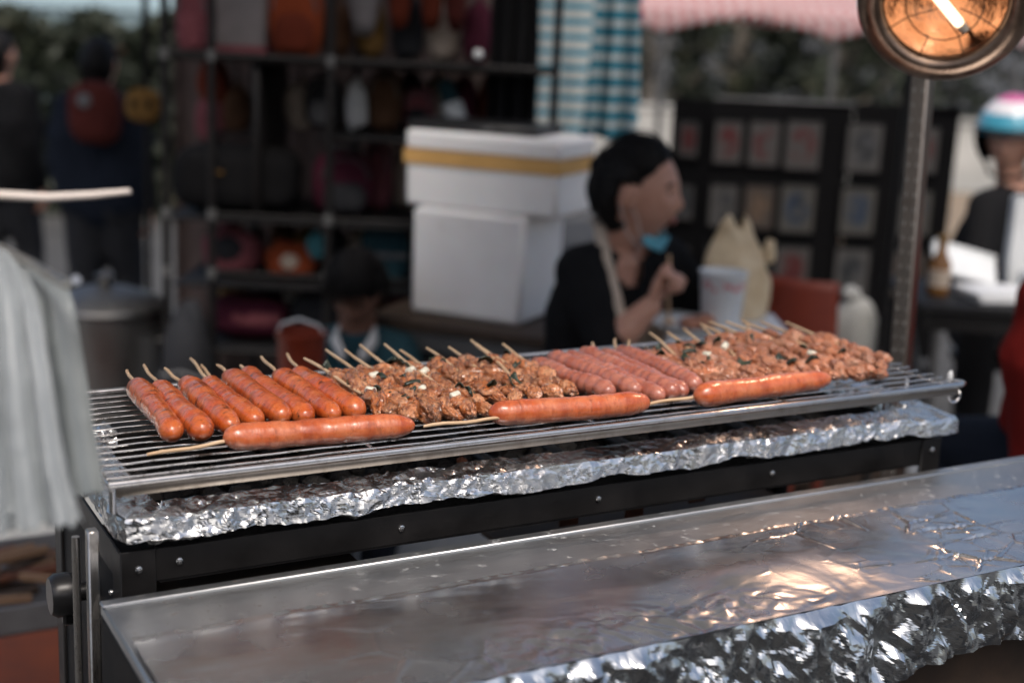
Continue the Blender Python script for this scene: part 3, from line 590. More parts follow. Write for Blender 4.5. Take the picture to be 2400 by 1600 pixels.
LP('arm', 'post_steel', lambda m: m.tube([Vector(-ax * .095), Vector(-ax * .15), (ptp - LC) + Vector((0, 0, -.17))], .009, 10))
ll = bpy.data.lights.new('lamp_light', 'SPOT'); ll.energy = 3.2; ll.color = (1, .60, .40); ll.shadow_soft_size = .04; ll.spot_size = R_(125); ll.spot_blend = .8
lo = bpy.data.objects.new('lamp_light', ll); COL.objects.link(lo); lo.parent = lp; lo.location = ax * .02; lo.rotation_mode = 'QUATERNION'; lo.rotation_quaternion = ax.to_track_quat('-Z', 'Y')
po = thing('lamp_post', 'upright slotted steel post behind the right end of the grill', 'post', pb)
pd = (ptp - pb); up_ = pd.normalized(); PM = up_.to_track_quat('Z', 'Y').to_matrix().to_4x4() @ rot('Z', 20)
part('post_tube', 'post_steel', po, lambda m: m.box((0, 0, pd.length / 2), (.030, .030, pd.length), .003, PM))
def slots(m):
    for i in range(70):
        z = .06 + i * .0245
        for s_ in (-.0075, .0075): m.box((s_, -.0152, z), (.0035, .0016, .006), .0005, PM); m.box((-.0152, s_, z), (.0016, .0035, .006), .0005, PM)
part('slot_inserts', 'steel_leg', po, slots)['kind'] = 'stuff'
part('base_plate', 'black_steel', po, lambda m: m.box((0, 0, .004), (.2, .2, .008), .002))

# ================================================================== hanging bags, rail and rod on the left
hp = thing('stall_post', 'dark round post at the left edge of the stall', 'post', (-.150, -.165, 0))
part('post_pipe', 'black_steel', hp, lambda m: m.tube([(0, 0, 0), (-.0, 0, 1.9)], .017, 16))
for z in (.80, .87, .94): part('band', 'joint_grey', hp, lambda m: m.tube([(0, 0, z), (0, 0, z + .006)], .0178, 16))
part('hook_rail', 'steel_leg', hp, lambda m: m.tube([(.0, .02, 1.318), (.035, .02, 1.318), (.052, -.03, 1.312), (.066, -.09, 1.306), (.070, -.105, 1.312)], .004, 8))
rd = thing('plastic_rod', 'thin pale curved rod poking out above the hanging white bags', 'rod', (-.150, -.148, 1.36))
part('rod_shaft', 'rod_plastic', rd, lambda m: m.tube([(0, 0, .000), (.04, -.008, -.0015), (.07, -.023, -.002), (.10, -.040, .0015), (.126, -.053, .0055)], [.0035, .0035, .0034, .003, .0022], 10))
bg = thing('white_bags', 'bunch of white plastic bags hanging at the left of the grate', 'plastic bags', (-.09, -.22, 1.15))
FL = [(-.134, -.171, 1.330), (-.1405, -.2097, 1.3043), (-.1468, -.2415, 1.2597), (-.1524, -.2653, 1.2022), (-.1554, -.2777, 1.1709), (-.1586, -.2906, 1.1376)]
FR = [(-.0997, -.172, 1.3117), (-.1005, -.2359, 1.291), (-.1006, -.2694, 1.2531), (-.0985, -.2951, 1.205), (-.0957, -.310, 1.177), (-.0912, -.3254, 1.1506)]
BL = [(-.0977, -.1162, 1.3037), (-.1022, -.1617, 1.3046), (-.1022, -.1957, 1.2852), (-.0993, -.2155, 1.2368), (-.0979, -.2343, 1.1909), (-.0965, -.2528, 1.1463)]
BR = [(-.0773, -.1311, 1.2912), (-.0719, -.1818, 1.2911), (-.0710, -.2134, 1.2809), (-.0687, -.2324, 1.2384), (-.066, -.2519, 1.1925), (-.0638, -.2707, 1.1486)]
def curve(pts, n):
    p = np.array(pts); t = np.linspace(0, len(p) - 1, n); k = np.clip(t.astype(int), 0, len(p) - 2); f = (t - k)[:, None]; g_ = lambda i: p[np.clip(i, 0, len(p) - 1)]
    a, b_, c, d_ = g_(k - 1), g_(k), g_(k + 1), g_(k + 2); return .5 * (2 * b_ + (c - a) * f + (2 * a - 5 * b_ + 4 * c - d_) * f ** 2 + (3 * b_ - a - 3 * c + d_) * f ** 3)
def sheet(l, r, nu, nv, pleat, amp0, amp1, hem, seed):
    A, B = curve(l, nv), curve(r, nv); u = np.linspace(0, 1, nu); Q = A[None] + (B - A)[None] * u[:, None, None]; v = np.linspace(0, 1, nv)
    n_ = np.array([-.36, -.93, .0]); w_ = (amp0 + (amp1 - amp0) * v ** 1.3)[None] * np.sin(u[:, None] * pleat * 6.283 + 1.5 * np.sin(u[:, None] * 7 + seed) + .5 * v[None] * np.sin(u[:, None] * 19)) * (1 + .5 * np.sin(u[:, None] * 13 + seed))
    Q = Q + w_[..., None] * n_; Q[..., 2] -= hem * (v ** 6)[None] * (np.sin(u * 31 + seed) * .6 + np.sin(u * 57))[:, None]
    return Q + (.0012 * fbm(Q, 55, seed))[..., None]
m = MB(); m.grid(sheet(BL, BR, 40, 70, .55, .002, .0035, .0, 2)); m.build('back_bag', 'bag_film_shaded', bg, 70, world=True, thick=.0012)
m = MB(); m.grid(sheet(FL, FR, 170, 70, 4.2, .0022, .0052, .0022, 5)); m.build('front_bag', 'bag_film', bg, 70, world=True, thick=.0008)
m = MB(); m.grid(sheet([(p[0] - .004, p[1] + .016, p[2] + .004) for p in FL], [(p[0] - .012, p[1] + .016, p[2] + .006) for p in FR], 90, 40, 3, .002, .004, .002, 8)); m.build('inner_bag', 'bag_film', bg, 70, world=True, thick=.0008)

# ================================================================== people
def head_grid(k=1.0, nu=84, nv=56):
    th = np.linspace(0, math.pi, nv + 1); ph = np.linspace(0, 2 * math.pi, nu, endpoint=False); T, Ph = np.meshgrid(th, ph, indexing='ij')
    d = np.stack([np.sin(T) * np.cos(Ph), np.sin(T) * np.sin(Ph), np.cos(T)], -1)
    p = d * np.array([.098, .075, .116]); x, y, z = p[..., 0], p[..., 1], p[..., 2]; fr = np.clip(d[..., 0], 0, 1); lo = np.clip(-z / .116, 0, 1)
    y = y * (1 - .34 * lo ** 1.4); x = np.where(d[..., 0] < 0, x * (1 - .25 * lo), x * (1 - .10 * lo)); x = np.where(d[..., 0] > 0, np.minimum(x, .088 + .2 * (x - .088)), x)
    G = lambda a, s_: np.exp(-(a / s_) ** 2)
    x = x + (fr > .2) * (.024 * G(y, .011) * G(z + .018, .018) + .010 * G(y, .009) * G(z - .006, .02) + .005 * G(z - .03, .012) * G(y, .04) - .009 * (G(y - .031, .013) + G(y + .031, .013)) * G(z - .012, .011)
        + .005 * (G(y - .04, .018) + G(y + .04, .018)) * G(z + .022, .02) + .0075 * G(y, .020) * (G(z + .050, .006) + G(z + .063, .006)) - .003 * G(y, .02) * G(z + .0565, .003) + .009 * G(y, .022) * G(z + .094, .014) - .004 * G(y, .02) * G(z + .078, .008))
    return np.stack([x, y, z], -1) * k, d
def sphere_faces(nu, nv):
    return [(i * nu + j, i * nu + (j + 1) % nu, (i + 1) * nu + (j + 1) % nu, (i + 1) * nu + j) for i in range(nv) for j in range(nu)]
def add_head(m, M, k=1.0):
    p, _ = head_grid(k); m.add(p, sphere_faces(84, 56), M)
    for s_ in (-1, 1): m.blob((-.008 * k, s_ * .077 * k, -.004 * k), (.021 * k, .013 * k, .033 * k), 14, 10, M=M)
def hair_mesh(M, k=1.0, low=-.075, puff=.013, seed=1, bun=None, fringe=.015):
    p, d = head_grid(k); q = p / k; x, y, z = q[..., 0], q[..., 1], q[..., 2]; sg = lambda a: 1 / (1 + np.exp(-np.clip(a, -30, 30)))
    line = fringe + .85 * np.clip(z - .03, 0, 1) ; mk = sg((line - x) / .006) * sg((z - low - .5 * np.clip(x + .03, 0, 1)) / .008) * np.where((np.abs(y) > .05) & (z < .024) & (x > -.028), 0, 1)
    off = np.where(mk > .5, puff * np.clip((line - x) / .035, .10, 1) + .006 * fbm(d, 4, seed) * np.clip((line - x) / .03, 0, 1) + .0025 * fbm(d * np.array([1, 1, .3]), 22, seed), -.03)
    m = MB(); m.add((q + d * off[..., None]) * k, sphere_faces(84, 56), M)
    if bun: m.blob(bun[0], bun[1], 18, 12, .2, 2, seed, M=M)
    return m.mesh('hair', 180)
def limb(m, pts, rad, n=14): m.tube(pts, rad, n, 'round')
def hand(m, w_, d_, nrm, curl=35, side=1, k=1.0):
    w_, d_, nrm = Vector(w_), Vector(d_).normalized(), Vector(nrm); nrm = (nrm - d_ * nrm.dot(d_)).normalized(); ac = d_.cross(nrm) * side
    B = Matrix((( *d_, 0), (*ac, 0), (*nrm, 0), (0, 0, 0, 1))).transposed(); B.translation = w_; B = Matrix(B)
    def L(a, b, c): return w_ + (d_ * a + ac * b + nrm * c) * k
    m.tube([L(0, 0, 0), L(.03, 0, 0), L(.06, 0, .0), L(.085, 0, .002)], [.021 * k, .026 * k, .028 * k, .024 * k], 14, 'round', ex=.55, up=ac)
    for i, (o, ln) in enumerate(((.028, .9), (.010, 1.0), (-.009, .95), (-.027, .75))):
        p = L(.082, o, .0); a = R_(12); pts = [p]
        for sgm in (.040, .026, .021):
            a += R_(curl); q = pts[-1] + (d_ * math.cos(a) + nrm * math.sin(a)) * sgm * ln * k; pts.append(q)
        m.tube(pts, [.0088 * k, .0082 * k, .0075 * k, .0065 * k], 9, 'round')
    m.tube([L(.022, .026, .004), L(.045, .044, .016), L(.066, .046, .032), L(.080, .034, .044)], [.0115 * k, .010 * k, .009 * k, .0075 * k], 9, 'round')
def figure(t, J, top, low, top_mat, low_mat, sleeve=1.0, voxel=.008, headM=None, hk=1.0, hair=None, shoes=True, neck_open=.0, hands=True, girth=1.0):
    V = {a: Vector(b) for a, b in J.items() if not a.startswith('curl')}; lerp = lambda a, b, x: a + (b - a) * x
    def torso(m, g_):
        for s_ in ('R', 'L'):
            h, sh = V['hip' + s_], V['sh' + s_]; m.tube([h + Vector((0, 0, .02)), lerp(h, sh, .35), lerp(h, sh, .72), sh + (V['neck'] - sh) * .22 - Vector((0, 0, .03))], [.115 * girth + g_, .098 * girth + g_, .098 * girth + g_, .062 + g_], 16, 'round')
        m.tube([lerp(V['hipR'], V['hipL'], .5), lerp(V['pelvis'], V['chest'], .5), V['chest'], lerp(V['chest'], V['neck'], .7)], [.12 * girth + g_, .11 * girth + g_, .115 * girth + g_, .07 + g_], 16, 'round')
        for s_ in ('R', 'L'): m.tube([lerp(V['neck'], V['chest'], .22), V['sh' + s_]], [.055 + g_, .052 + g_], 12, 'round')
    def arm(m, s_, g_, upto=2.0):
        a, b_, c = V['sh' + s_], V['el' + s_], V['wr' + s_]
        pts = [a, lerp(a, b_, .5), b_]; rad = [.050, .044, .038]
        if upto < 1: pts = [a, lerp(a, b_, upto * .5), lerp(a, b_, upto)]; rad = [.050, .047, .045]
        elif upto > 1: x = min(upto - 1, 1); pts += [lerp(b_, c, x * .35), lerp(b_, c, x)]; rad += [.038, .026 + .010 * (1 - x)]
        m.tube(pts, [q + g_ for q in rad], 12, 'round')
    def leg(m, s_, g_):
        h, k_, a = V['hip' + s_], V['kn' + s_], V['an' + s_]; m.tube([h, lerp(h, k_, .5), k_, lerp(k_, a, .35), a], [.088 + g_, .074 + g_, .057 + g_, .055 + g_, .036 + g_], 14, 'round')
    m = MB(); torso(m, -.006)
    m.tube([V['neck'] - Vector((0, 0, .03)), V['neck'] + Vector((0, 0, .02)), V['head'] - Vector((0, 0, .05))], [.062, .052, .050], 14, 'round')
    hm = headM if headM is not None else Matrix.Translation(V['head']); add_head(m, hm, hk)
    for s_ in ('R', 'L'):
        arm(m, s_, 0); leg(m, s_, -.004); f = V['toe' + s_] - V['an' + s_]; f.z = 0; m.tube([V['an' + s_] - Vector((0, 0, .03)), V['toe' + s_]], [.036, .028], 10, 'round')
        if hands and ('hd' + s_) in V: hand(m, V['wr' + s_], V['hd' + s_], V['hn' + s_], J.get('curl' + s_, (35,))[0], 1 if s_ == 'R' else -1)
    body = put('body', merged(m, voxel, 3), 'skin', t)
    m = MB(); torso(m, .010)
    for s_ in ('R', 'L'): arm(m, s_, .012, sleeve)
    tm = merged(m, voxel * 1.3, 4); tv = np.array([v.co for v in tm.vertices]); tv += (.006 * fbm(tv, 9, 4) + .003 * fbm(tv, 26, 8))[:, None] * np.array([v.normal for v in tm.vertices])
    for v, c in zip(tm.vertices, tv): v.co = c
    if neck_open:
        q = Vector(neck_open[0]); bm = bmesh.new(); bm.from_mesh(tm)
        bmesh.ops.delete(bm, geom=[v for v in bm.verts if (v.co - q).length < neck_open[1] or (v.co - V['neck'] - Vector((0, 0, .02))).length < .078], context='VERTS'); bm.to_mesh(tm); bm.free(); tm.shade_smooth()
    tp = put(top, tm, top_mat, t)
    m = MB()
    for s_ in ('R', 'L'): leg(m, s_, .013)
    m.tube([V['hipR'] + Vector((0, 0, .0)), V['hipL']], [.118, .118], 14, 'round'); put(low, merged(m, voxel * 1.4, 4), low_mat, t)
    if shoes:
        for s_ in ('R', 'L'): m = MB(); a = V['an' + s_]; z0 = V['toe' + s_]; m.tube([(a.x, a.y, z0.z + .006), lerp(Vector((a.x, a.y, z0.z + .006)), z0, .6), z0], [.043, .044, .036], 12, 'round', ex=1); put('shoe', m.mesh('shoe', 60), 'black_plastic', t)
    if hair: put('hair', hair_mesh(hm, hk, **hair), 'hair', t)
    return body, tp, hm
def headmat(p, yaw, pitch=0, roll=0): return Matrix.Translation(Vector(p)) @ rot('Z', yaw) @ rot('Y', pitch) @ rot('X', roll)

# ---- woman eating at the table (local frame: x right, y away, z up)
wo = thing('person', 'woman in a black top and beige apron eating, blue mask under her chin', 'person', S(0, 3.3), AZ)
hm = headmat((.285, -.01, 1.128), -16, 4)
J = dict(pelvis=(.20, .05, .54), chest=(.225, .02, .84), neck=(.245, .015, .985), head=(.28, -.01, 1.11), shR=(.155, -.105, .945), shL=(.375, .12, .945), elR=(.222, -.245, .80), wrR=(.312, -.235, .895), elL=(.50, .08, .80), wrL=(.49, -.06, .845),
         hipR=(.17, -.01, .54), hipL=(.275, .12, .54), knR=(.32, -.30, .55), knL=(.46, -.16, .55), anR=(.33, -.32, .10), anL=(.45, -.2, .10), toeR=(.42, -.42, .04), toeL=(.54, -.30, .04),
         hdR=(.28, .0, .9), hnR=(.9, -.35, -.2), hdL=(-.25, -.85, -.15), hnL=(.1, -.1, -1))
J['curlR'] = (72,); J['curlL'] = (22,)
body, tp, _ = figure(wo, J, 'black_top', 'trousers', 'cloth_black', 'cloth_denim', .93, .0055, hm, 1.02, dict(low=-.085, puff=.016, seed=3, bun=((-.098, .0, .050), (.026, .034, .028)), fringe=.022), neck_open=((.325, -.105, .955), .085), girth=.78)
def strands(m):
    r = random.Random(8)
    for i in range(240):
        a = R_(r.uniform(-168, 168)); e = max(0, math.cos(a)); el = R_(14 + 46 * e + r.uniform(-6, 6)) if abs(a) < 2.0 else R_(r.uniform(-35, 10)); s0 = Vector((math.cos(el) * math.cos(a), math.cos(el) * math.sin(a), math.sin(el))); s1 = Vector((-.93, r.uniform(-.22, .22), .40 + r.uniform(-.15, .15))).normalized(); pts = []
        lift = r.uniform(.004, .019) if r.random() < .9 else r.uniform(.018, .028)
        for k in range(9):
            t = k / 8; q = s0.slerp(s1, t); w_ = .5 + .5 * min(1, t * 5); pts.append(hm @ (Vector((q.x * (.100 + lift * w_), q.y * (.077 + lift * w_), q.z * (.118 + lift * w_))) * 1.02))
        m.tube(pts, [.0022] * 8 + [.001], 5)
part('hair_strands', 'hair', wo, strands, 180)
from mathutils.bvhtree import BVHTree
bv = BVHTree.FromPolygons([v.co for v in tp.data.vertices], [tuple(p.vertices) for p in tp.data.polygons])
def on_top(x, z, lift=.006, y0=-1.0):
    h = bv.ray_cast(Vector((x, y0, z)), Vector((0, 1, 0)))[0]; return (h.x, h.y - lift, h.z) if h else (x, -.05, z)
def ribbon(pts, wd, nrm=(0, -1, 0)):
    m = MB(); m.tube(pts, wd, 8, 'flat', ex=.16, up=None); return m
st1 = [(.190, .045, 1.055), (.196, -.03, 1.045)] + [on_top(x, z) for x, z in ((.208, .985), (.218, .955), (.232, .91), (.246, .86), (.258, .80), (.262, .74))]
def strap(pts, half, th):
    P = np.zeros((len(pts), 2, 3))
    for i, p in enumerate(pts): P[i, 0] = np.array(p) - (half, 0, 0); P[i, 1] = np.array(p) + (half, 0, 0)
    m = MB(); m.grid(P); return m
strap(st1, .0155, 0).build('apron_strap', 'cloth_beige', wo, 60, thick=.003)
ap = np.array([[on_top(x, z, .009) for x in np.linspace(.255, .40, 8)] for z in np.linspace(.80, .60, 8)]); m = MB(); m.grid(ap); m.build('apron_bib', 'cloth_beige', wo, 60, thick=.003)
def HM(p): return hm @ Vector(p)
m = MB(); U = np.linspace(-1, 1, 15); Vv = np.linspace(0, 1, 8); P = np.zeros((15, 8, 3))
for i, u in enumerate(U):
    for j, v in enumerate(Vv): a = u * 1.25; P[i, j] = HM((.018 + (.072 - .012 * v) * math.cos(a), (.062) * math.sin(a), -.098 - .034 * v * math.cos(a) ** .5 + .012 * (1 - math.cos(a))))
m.grid(P); m.build('face_mask', 'cloth_mask', wo, 60, thick=.003)
for s_ in (-1, 1): m = MB(); m.tube([HM((.036, s_ * .062, -.10)), HM((.02, s_ * .074, -.05)), HM((-.016, s_ * .086, .004)), HM((-.024, s_ * .083, -.02)), HM((.0, s_ * .07, -.09)), HM((.034, s_ * .06, -.122))], .0010, 6); m.build('mask_loop', 'white_plastic', wo, 60)
for s_ in (-1, 1):
    m = MB(); m.blob((.0800, s_ * .031, .013), (.005, .012, .0045), 12, 8, M=hm); m.build('eye', 'eye_dark', wo, 180); m = MB(); m.tube([HM((.088, s_ * .016, .030)), HM((.088, s_ * .032, .036)), HM((.078, s_ * .048, .031))], .003, 6, 'round'); m.build('eyebrow', 'hair', wo, 180)
m = MB(); m.blob((.0955, 0, -.0555), (.0060, .022, .0075), 14, 8, M=hm); m.build('lips', 'lip', wo, 180)
# chopsticks, plate, tub, bag, table
tw = lambda a, y, z: S(a, 3.3 + y, z)
cs = thing('wooden_spoon', 'pale wooden spoon held upright over the plate', 'spoon', tw(.352, -.19, .838), AZ)
part('handle', 'bamboo', cs, lambda m: m.tube([(.012, .03, .012), (.006, .012, .06), (-.004, -.03, .175)], [.0045, .0035, .0035], 8)); part('bowl', 'bamboo', cs, lambda m: m.blob((.014, .034, .008), (.016, .020, .006), 12, 8))
tbl = thing('food_table', 'small white-topped table in front of the seated woman', 'table', tw(.52, -.05, 0), AZ)
part('tabletop', 'white_plastic', tbl, lambda m: m.box((-.015, -.04, .818), (.30, .34, .022), .004))
for x in (-.14, .11):
    for y in (-.19, .11): part('leg', 'pole_black', tbl, lambda m: m.tube([(x, y, 0), (x, y, .81)], .012, 10))
ZT = .830
pl = thing('plate_of_food', 'white plate heaped with reddish food in front of the woman', 'plate', tw(.415, -.155, ZT), AZ)
part('plate', 'white_plastic', pl, lambda m: m.lathe([(0, .002), (.05, .002), (.062, .008), (.092, .016), (.093, .014), (.064, .004), (.055, .0), (0, .0)], 32))
part('food', 'food', pl, lambda m: [m.blob((.012 + .03 * math.cos(k * 2.4) * (k / 8), .026 * math.sin(k * 2.4) * (k / 8), .013 + .004 * (k % 3)), (.022, .019, .013), 12, 8, .4, 2.2, k) for k in range(9)])
tu = thing('food_tub', 'white paper food tub with red lettering on the table', 'tub', tw(.492, -.11, ZT), AZ)
part('tub', 'white_plastic', tu, lambda m: m.lathe([(0, .0), (.043, .0), (.045, .004), (.056, .128), (.058, .130), (.058, .134), (.053, .134), (.053, .12), (0, .02)], 32))
def red_marks(m):
    r = random.Random(5)
    for i in range(9):
        a = R_(-150 + i * 14)
        if i in (3,): continue
        for k in range(4):
            q = a + R_(r.uniform(-5, 5)); zz = .094 + r.uniform(0, .018); rr = .0556 - (.128 - zz) * .089; M = tr(rr * math.cos(q), rr * math.sin(q), zz) @ Matrix.Rotation(q, 4, 'Z') @ rot('X', r.choice((0, 90, 40)))
            m.box((0, 0, 0), (.0012, .0022, .012), 0, M)
part('lettering', 'red_print', tu, red_marks)['label'] = 'red lettering round the rim'
cb = thing('cream_bag', 'crumpled cream plastic bag standing behind the white tub', 'plastic bag', tw(.545, .03, ZT), AZ)
def cream(m):
    th = np.linspace(0, 2 * math.pi, 48, endpoint=False); zz = np.linspace(0, .235, 30); P = np.zeros((30, 48, 3))
    for i, z in enumerate(zz):
        t = z / .235; w_ = .088 * (1 - .10 * (1 - t) ** 3) * (1 - .78 * t ** 2.6); dp = .06 * (1 - .85 * t ** 2)
        P[i, :, 0] = -.010 * t + w_ * np.cos(th) * (1 + .10 * np.sin(3 * th + 5 * t)); P[i, :, 1] = dp * np.sin(th); P[i, :, 2] = z + .018 * np.sin(2 * th + 1) * t
    P += (.010 * fbm(P, 16, 2) + .004 * facet(P[..., 0] + P[..., 1], P[..., 2], 40, 2))[..., None] * np.array([1, 1, .3]); m.grid(P.transpose(1, 0, 2), wrap=True)
    m.blob((.075, .0, .165), (.016, .014, .03), 12, 8, .4, 3, 2)
part('bag_body', 'bag_cream', cb, cream, 60)
stl = thing('stool', 'low stool under the seated woman', 'stool', tw(.13, .05, 0), AZ)
part('seat', 'orange_plastic', stl, lambda m: m.box((0, 0, .42), (.30, .30, .025), .01))
for x in (-.12, .12):
    for y in (-.12, .12): part('leg', 'orange_plastic', stl, lambda m: m.tube([(x * .85, y * .85, .41), (x, y, 0)], .015, 8))
oc = thing('orange_chair', 'orange-red plastic chair back behind the cream bag', 'chair', S(.83, 4.0), AZ - .5)
def chair_back(m):
    P = np.zeros((14, 14, 3))
    for i in range(14):
        for j in range(14): u = i / 13 - .5; v = j / 13; P[i, j] = (u * (.30 - .07 * v), .05 * v - .06 * math.cos(u * 2.6) + .02, .44 + .37 * v)
    m.grid(P)
m = MB(); chair_back(m); m.build('backrest', 'orange_plastic', oc, 60, thick=.008)
part('seat', 'orange_plastic', oc, lambda m: m.box((0, -.20, .43), (.34, .34, .02), .008))
for x in (-.14, .14):
    for y in (-.34, -.06): part('leg', 'orange_plastic', oc, lambda m: m.tube([(x * .9, y, .42), (x * 1.1, y, 0)], .014, 8))
sk = thing('grey_sack', 'bulging pale grey sack on a crate below the picture stand', 'sack', S(1.06, 4.2), AZ)
part('sack_body', 'sack_grey', sk, lambda m: m.blob((0, 0, .58), (.085, .08, .15), 28, 20, .16, 2.0, 4), 180)
part('tied_top', 'sack_grey', sk, lambda m: m.blob((-.01, 0, .735), (.03, .03, .03), 14, 10, .4, 3, 6), 180)
cr = thing('wooden_crate', 'dark wooden crate under the pale grey sack', 'crate', S(1.06, 4.2), AZ)
for z in (.06, .2, .34): 
    for y in (-.15, .15): part('slat', 'wood_dark', cr, lambda m: m.box((0, y, z), (.36, .012, .09), .003))
    for x in (-.17, .17): part('slat', 'wood_dark', cr, lambda m: m.box((x, 0, z), (.012, .288, .09), .003))
part('lid', 'wood_dark', cr, lambda m: m.box((0, 0, .395), (.36, .31, .016), .003))

# ---- foam boxes on their table
ft = thing('box_table', 'dark table with pale legs carrying the white foam boxes', 'table', S(-.02, 3.75), AZ + R_(-22))
part('tabletop', 'wood_dark', ft, lambda m: m.box((-.02, .04, .70), (.62, .50, .03), .004))
for x in (-.28, .24):
    for y in (-.17, .25): part('leg', 'joint_grey', ft, lambda m: m.tube([(x, y, 0), (x, y, .688)], .016, 10))
part('apron_rail', 'joint_grey', ft, lambda m: m.box((-.02, -.19, .655), (.58, .016, .05), .003))
def foam(name, label, loc, rz, wx, wy, hz, lid, tape):
    t = thing(name, label, 'foam box', loc, rz); part('box_body', 'styrofoam', t, lambda m: m.box((0, 0, (hz - lid) / 2), (wx, wy, hz - lid), .010))
    if lid: part('lid', 'styrofoam', t, lambda m: m.box((0, 0, hz - lid / 2 + .001), (wx + .006, wy + .006, lid), .010))
    if tape: part('tape', 'tape', t, lambda m: (m.box((0, -(wy + .007) / 2, tape[0]), (wx + .008, .0016, tape[1])), m.box(((wx + .007) / 2, 0, tape[0]), (.0016, wy + .006, tape[1])), m.box((-(wx + .007) / 2, 0, tape[0]), (.0016, wy + .006, tape[1]))))
    return t
foam('foam_box', 'large plain white foam box standing on the dark table', S(-.078, 3.80, .716), AZ + R_(-24), .335, .28, .292, 0, None)
foam('foam_box', 'smaller white foam box with yellow tape stacked on top', S(-.055, 3.80, 1.010), AZ + R_(-24), .455, .255, .205, .055, (.135, .040))

# ---- child on a low stool
ch = thing('person', 'dark-haired child in a teal jacket with a white collar sitting low', 'person', S(-.42, 3.62), AZ)
hm2 = headmat((0, -.03, .80), -96, 36)
Jc = dict(pelvis=(0, .06, .34), chest=(0, .03, .55), neck=(0, .0, .665), head=(0, -.01, .78), shR=(-.115, .0, .62), shL=(.115, .0, .62), elR=(-.16, -.10, .46), wrR=(-.06, -.22, .44), elL=(.17, -.10, .46), wrL=(.07, -.22, .44), hipR=(-.06, .06, .33), hipL=(.06, .06, .33),
          knR=(-.10, -.22, .36), knL=(.10, -.22, .36), anR=(-.09, -.20, .09), anL=(.09, -.20, .09), toeR=(-.10, -.32, .035), toeL=(.10, -.32, .035), hdR=(.5, -.8, -.1), hnR=(0, 0, -1), hdL=(-.5, -.8, -.1), hnL=(0, 0, -1))
bdc, _, _ = figure(ch, Jc, 'teal_jacket', 'trousers', 'cloth_teal', 'cloth_navy', 1.9, .008, hm2, .88, dict(low=-.05, puff=.014, seed=6, fringe=.062))
bdc.data.materials.clear(); bdc.data.materials.append(MAT['skin_shaded'])
def mop(m):
    r = random.Random(4)
    for i in range(260):
        a = R_(r.uniform(0, 360)); s0 = Vector((r.uniform(-.3, .1), r.uniform(-.25, .25), 1)).normalized(); el = R_(r.uniform(12, 34)) if math.cos(a) > .3 else R_(r.uniform(-30, 10)); s1 = Vector((math.cos(el) * math.cos(a), math.cos(el) * math.sin(a), math.sin(el))); lift = r.uniform(.008, .024)
        m.tube([hm2 @ (Vector((q.x * (.099 + lift), q.y * (.076 + lift), q.z * (.117 + lift))) * .88) for q in (s0.slerp(s1, k / 6) for k in range(7))], [.0024] * 6 + [.001], 5)
part('hair_strands', 'hair', ch, mop, 180)
part('collar', 'cloth_white', ch, lambda m: (m.tube([(.028, -.10, .635), (.052, -.07, .672), (.050, -.01, .688)], [.016, .018, .012], 10, 'round', ex=.5), m.tube([(-.028, -.10, .635), (-.052, -.07, .672), (-.050, -.01, .688)], [.016, .018, .012], 10, 'round', ex=.5)), 180)
s2 = thing('stool', 'small low stool under the child', 'stool', S(-.42, 3.68), AZ); part('seat', 'wood_dark', s2, lambda m: m.box((0, 0, .235), (.26, .24, .02), .004))
for x in (-.10, .10):
    for y in (-.09, .09): part('leg', 'wood_dark', s2, lambda m: m.box((x, y, .113), (.025, .025, .226), .002))
ob = thing('orange_bucket', 'round orange plastic bucket on a box beside the child', 'bucket', S(-.52, 3.3), AZ)
part('bucket', 'orange_plastic', ob, lambda m: m.lathe([(0, .57), (.038, .57), (.050, .60), (.058, .68), (.060, .73), (.064, .735), (.064, .745), (.056, .745), (.050, .62), (0, .60)], 28))
part('handle', 'white_plastic', ob, lambda m: m.tube([(-.062, 0, .73), (-.045, -.03, .768), (0, -.042, .785), (.045, -.03, .768), (.062, 0, .73)], .0035, 8))
bx = thing('storage_box', 'dark storage box under the orange bucket', 'box', S(-.52, 3.3), AZ); part('box', 'black_plastic', bx, lambda m: m.box((0, 0, .275), (.26, .24, .55), .01)); part('lid', 'black_panel', bx, lambda m: m.box((0, 0, .56), (.27, .25, .018), .005))

# ================================================================== merchandise rack on the left
rk = thing('pipe_rack', 'black pipe display rack with grey joints holding bags for sale', 'display rack', S(-.5, 4.05), AZ)
def RK(nm, mat, fn, smooth=50): m = MB(); fn(m); m.v = [v + np.array([.5, 0, 0]) for v in m.v]; return m.build(nm, mat, rk, smooth)
PX = (-1.04, -.905, -.56, .09)
for x in PX: RK('post', 'pole_black', lambda m: m.tube([(x, -.02, 0), (x, -.02, 2.30)], .0125, 10))
for x in PX: RK('post', 'pole_black', lambda m: m.tube([(x, .62, 0), (x, .62, 2.30)], .0125, 10))
for z, x0, x1 in ((1.38, -1.04, .09), (.92, -.905, .09), (.745, -.905, .09), (.505, -1.04, .09), (1.80, -1.04, .60), (2.28, -1.04, .09)): RK('cross_pipe', 'pole_black', lambda m: m.tube([(x0, -.02, z), (x1, -.02, z)], .0115 if z > 1.2 else .007, 10))
for x in PX[:3]:
    for z in (1.38, .92, .745): RK('joint', 'joint_grey', lambda m: m.tube([(x, -.02, z - .016), (x, -.02, z + .016)], .0155, 12))
for z, x0, x1 in ((1.375, -1.03, .05), (1.165, -.60, .05), (.905, -1.05, .05), (.705, -1.03, .05), (.505, -1.03, .05)): RK('shelf', 'black_panel', lambda m: m.box(((x0 + x1) / 2, .29, z - .008), (x1 - x0, .56, .008), .002))
for x in (-.78,): RK('divider', 'pole_black', lambda m: m.box((x, .25, 1.14), (.02, .5, .44), .003))
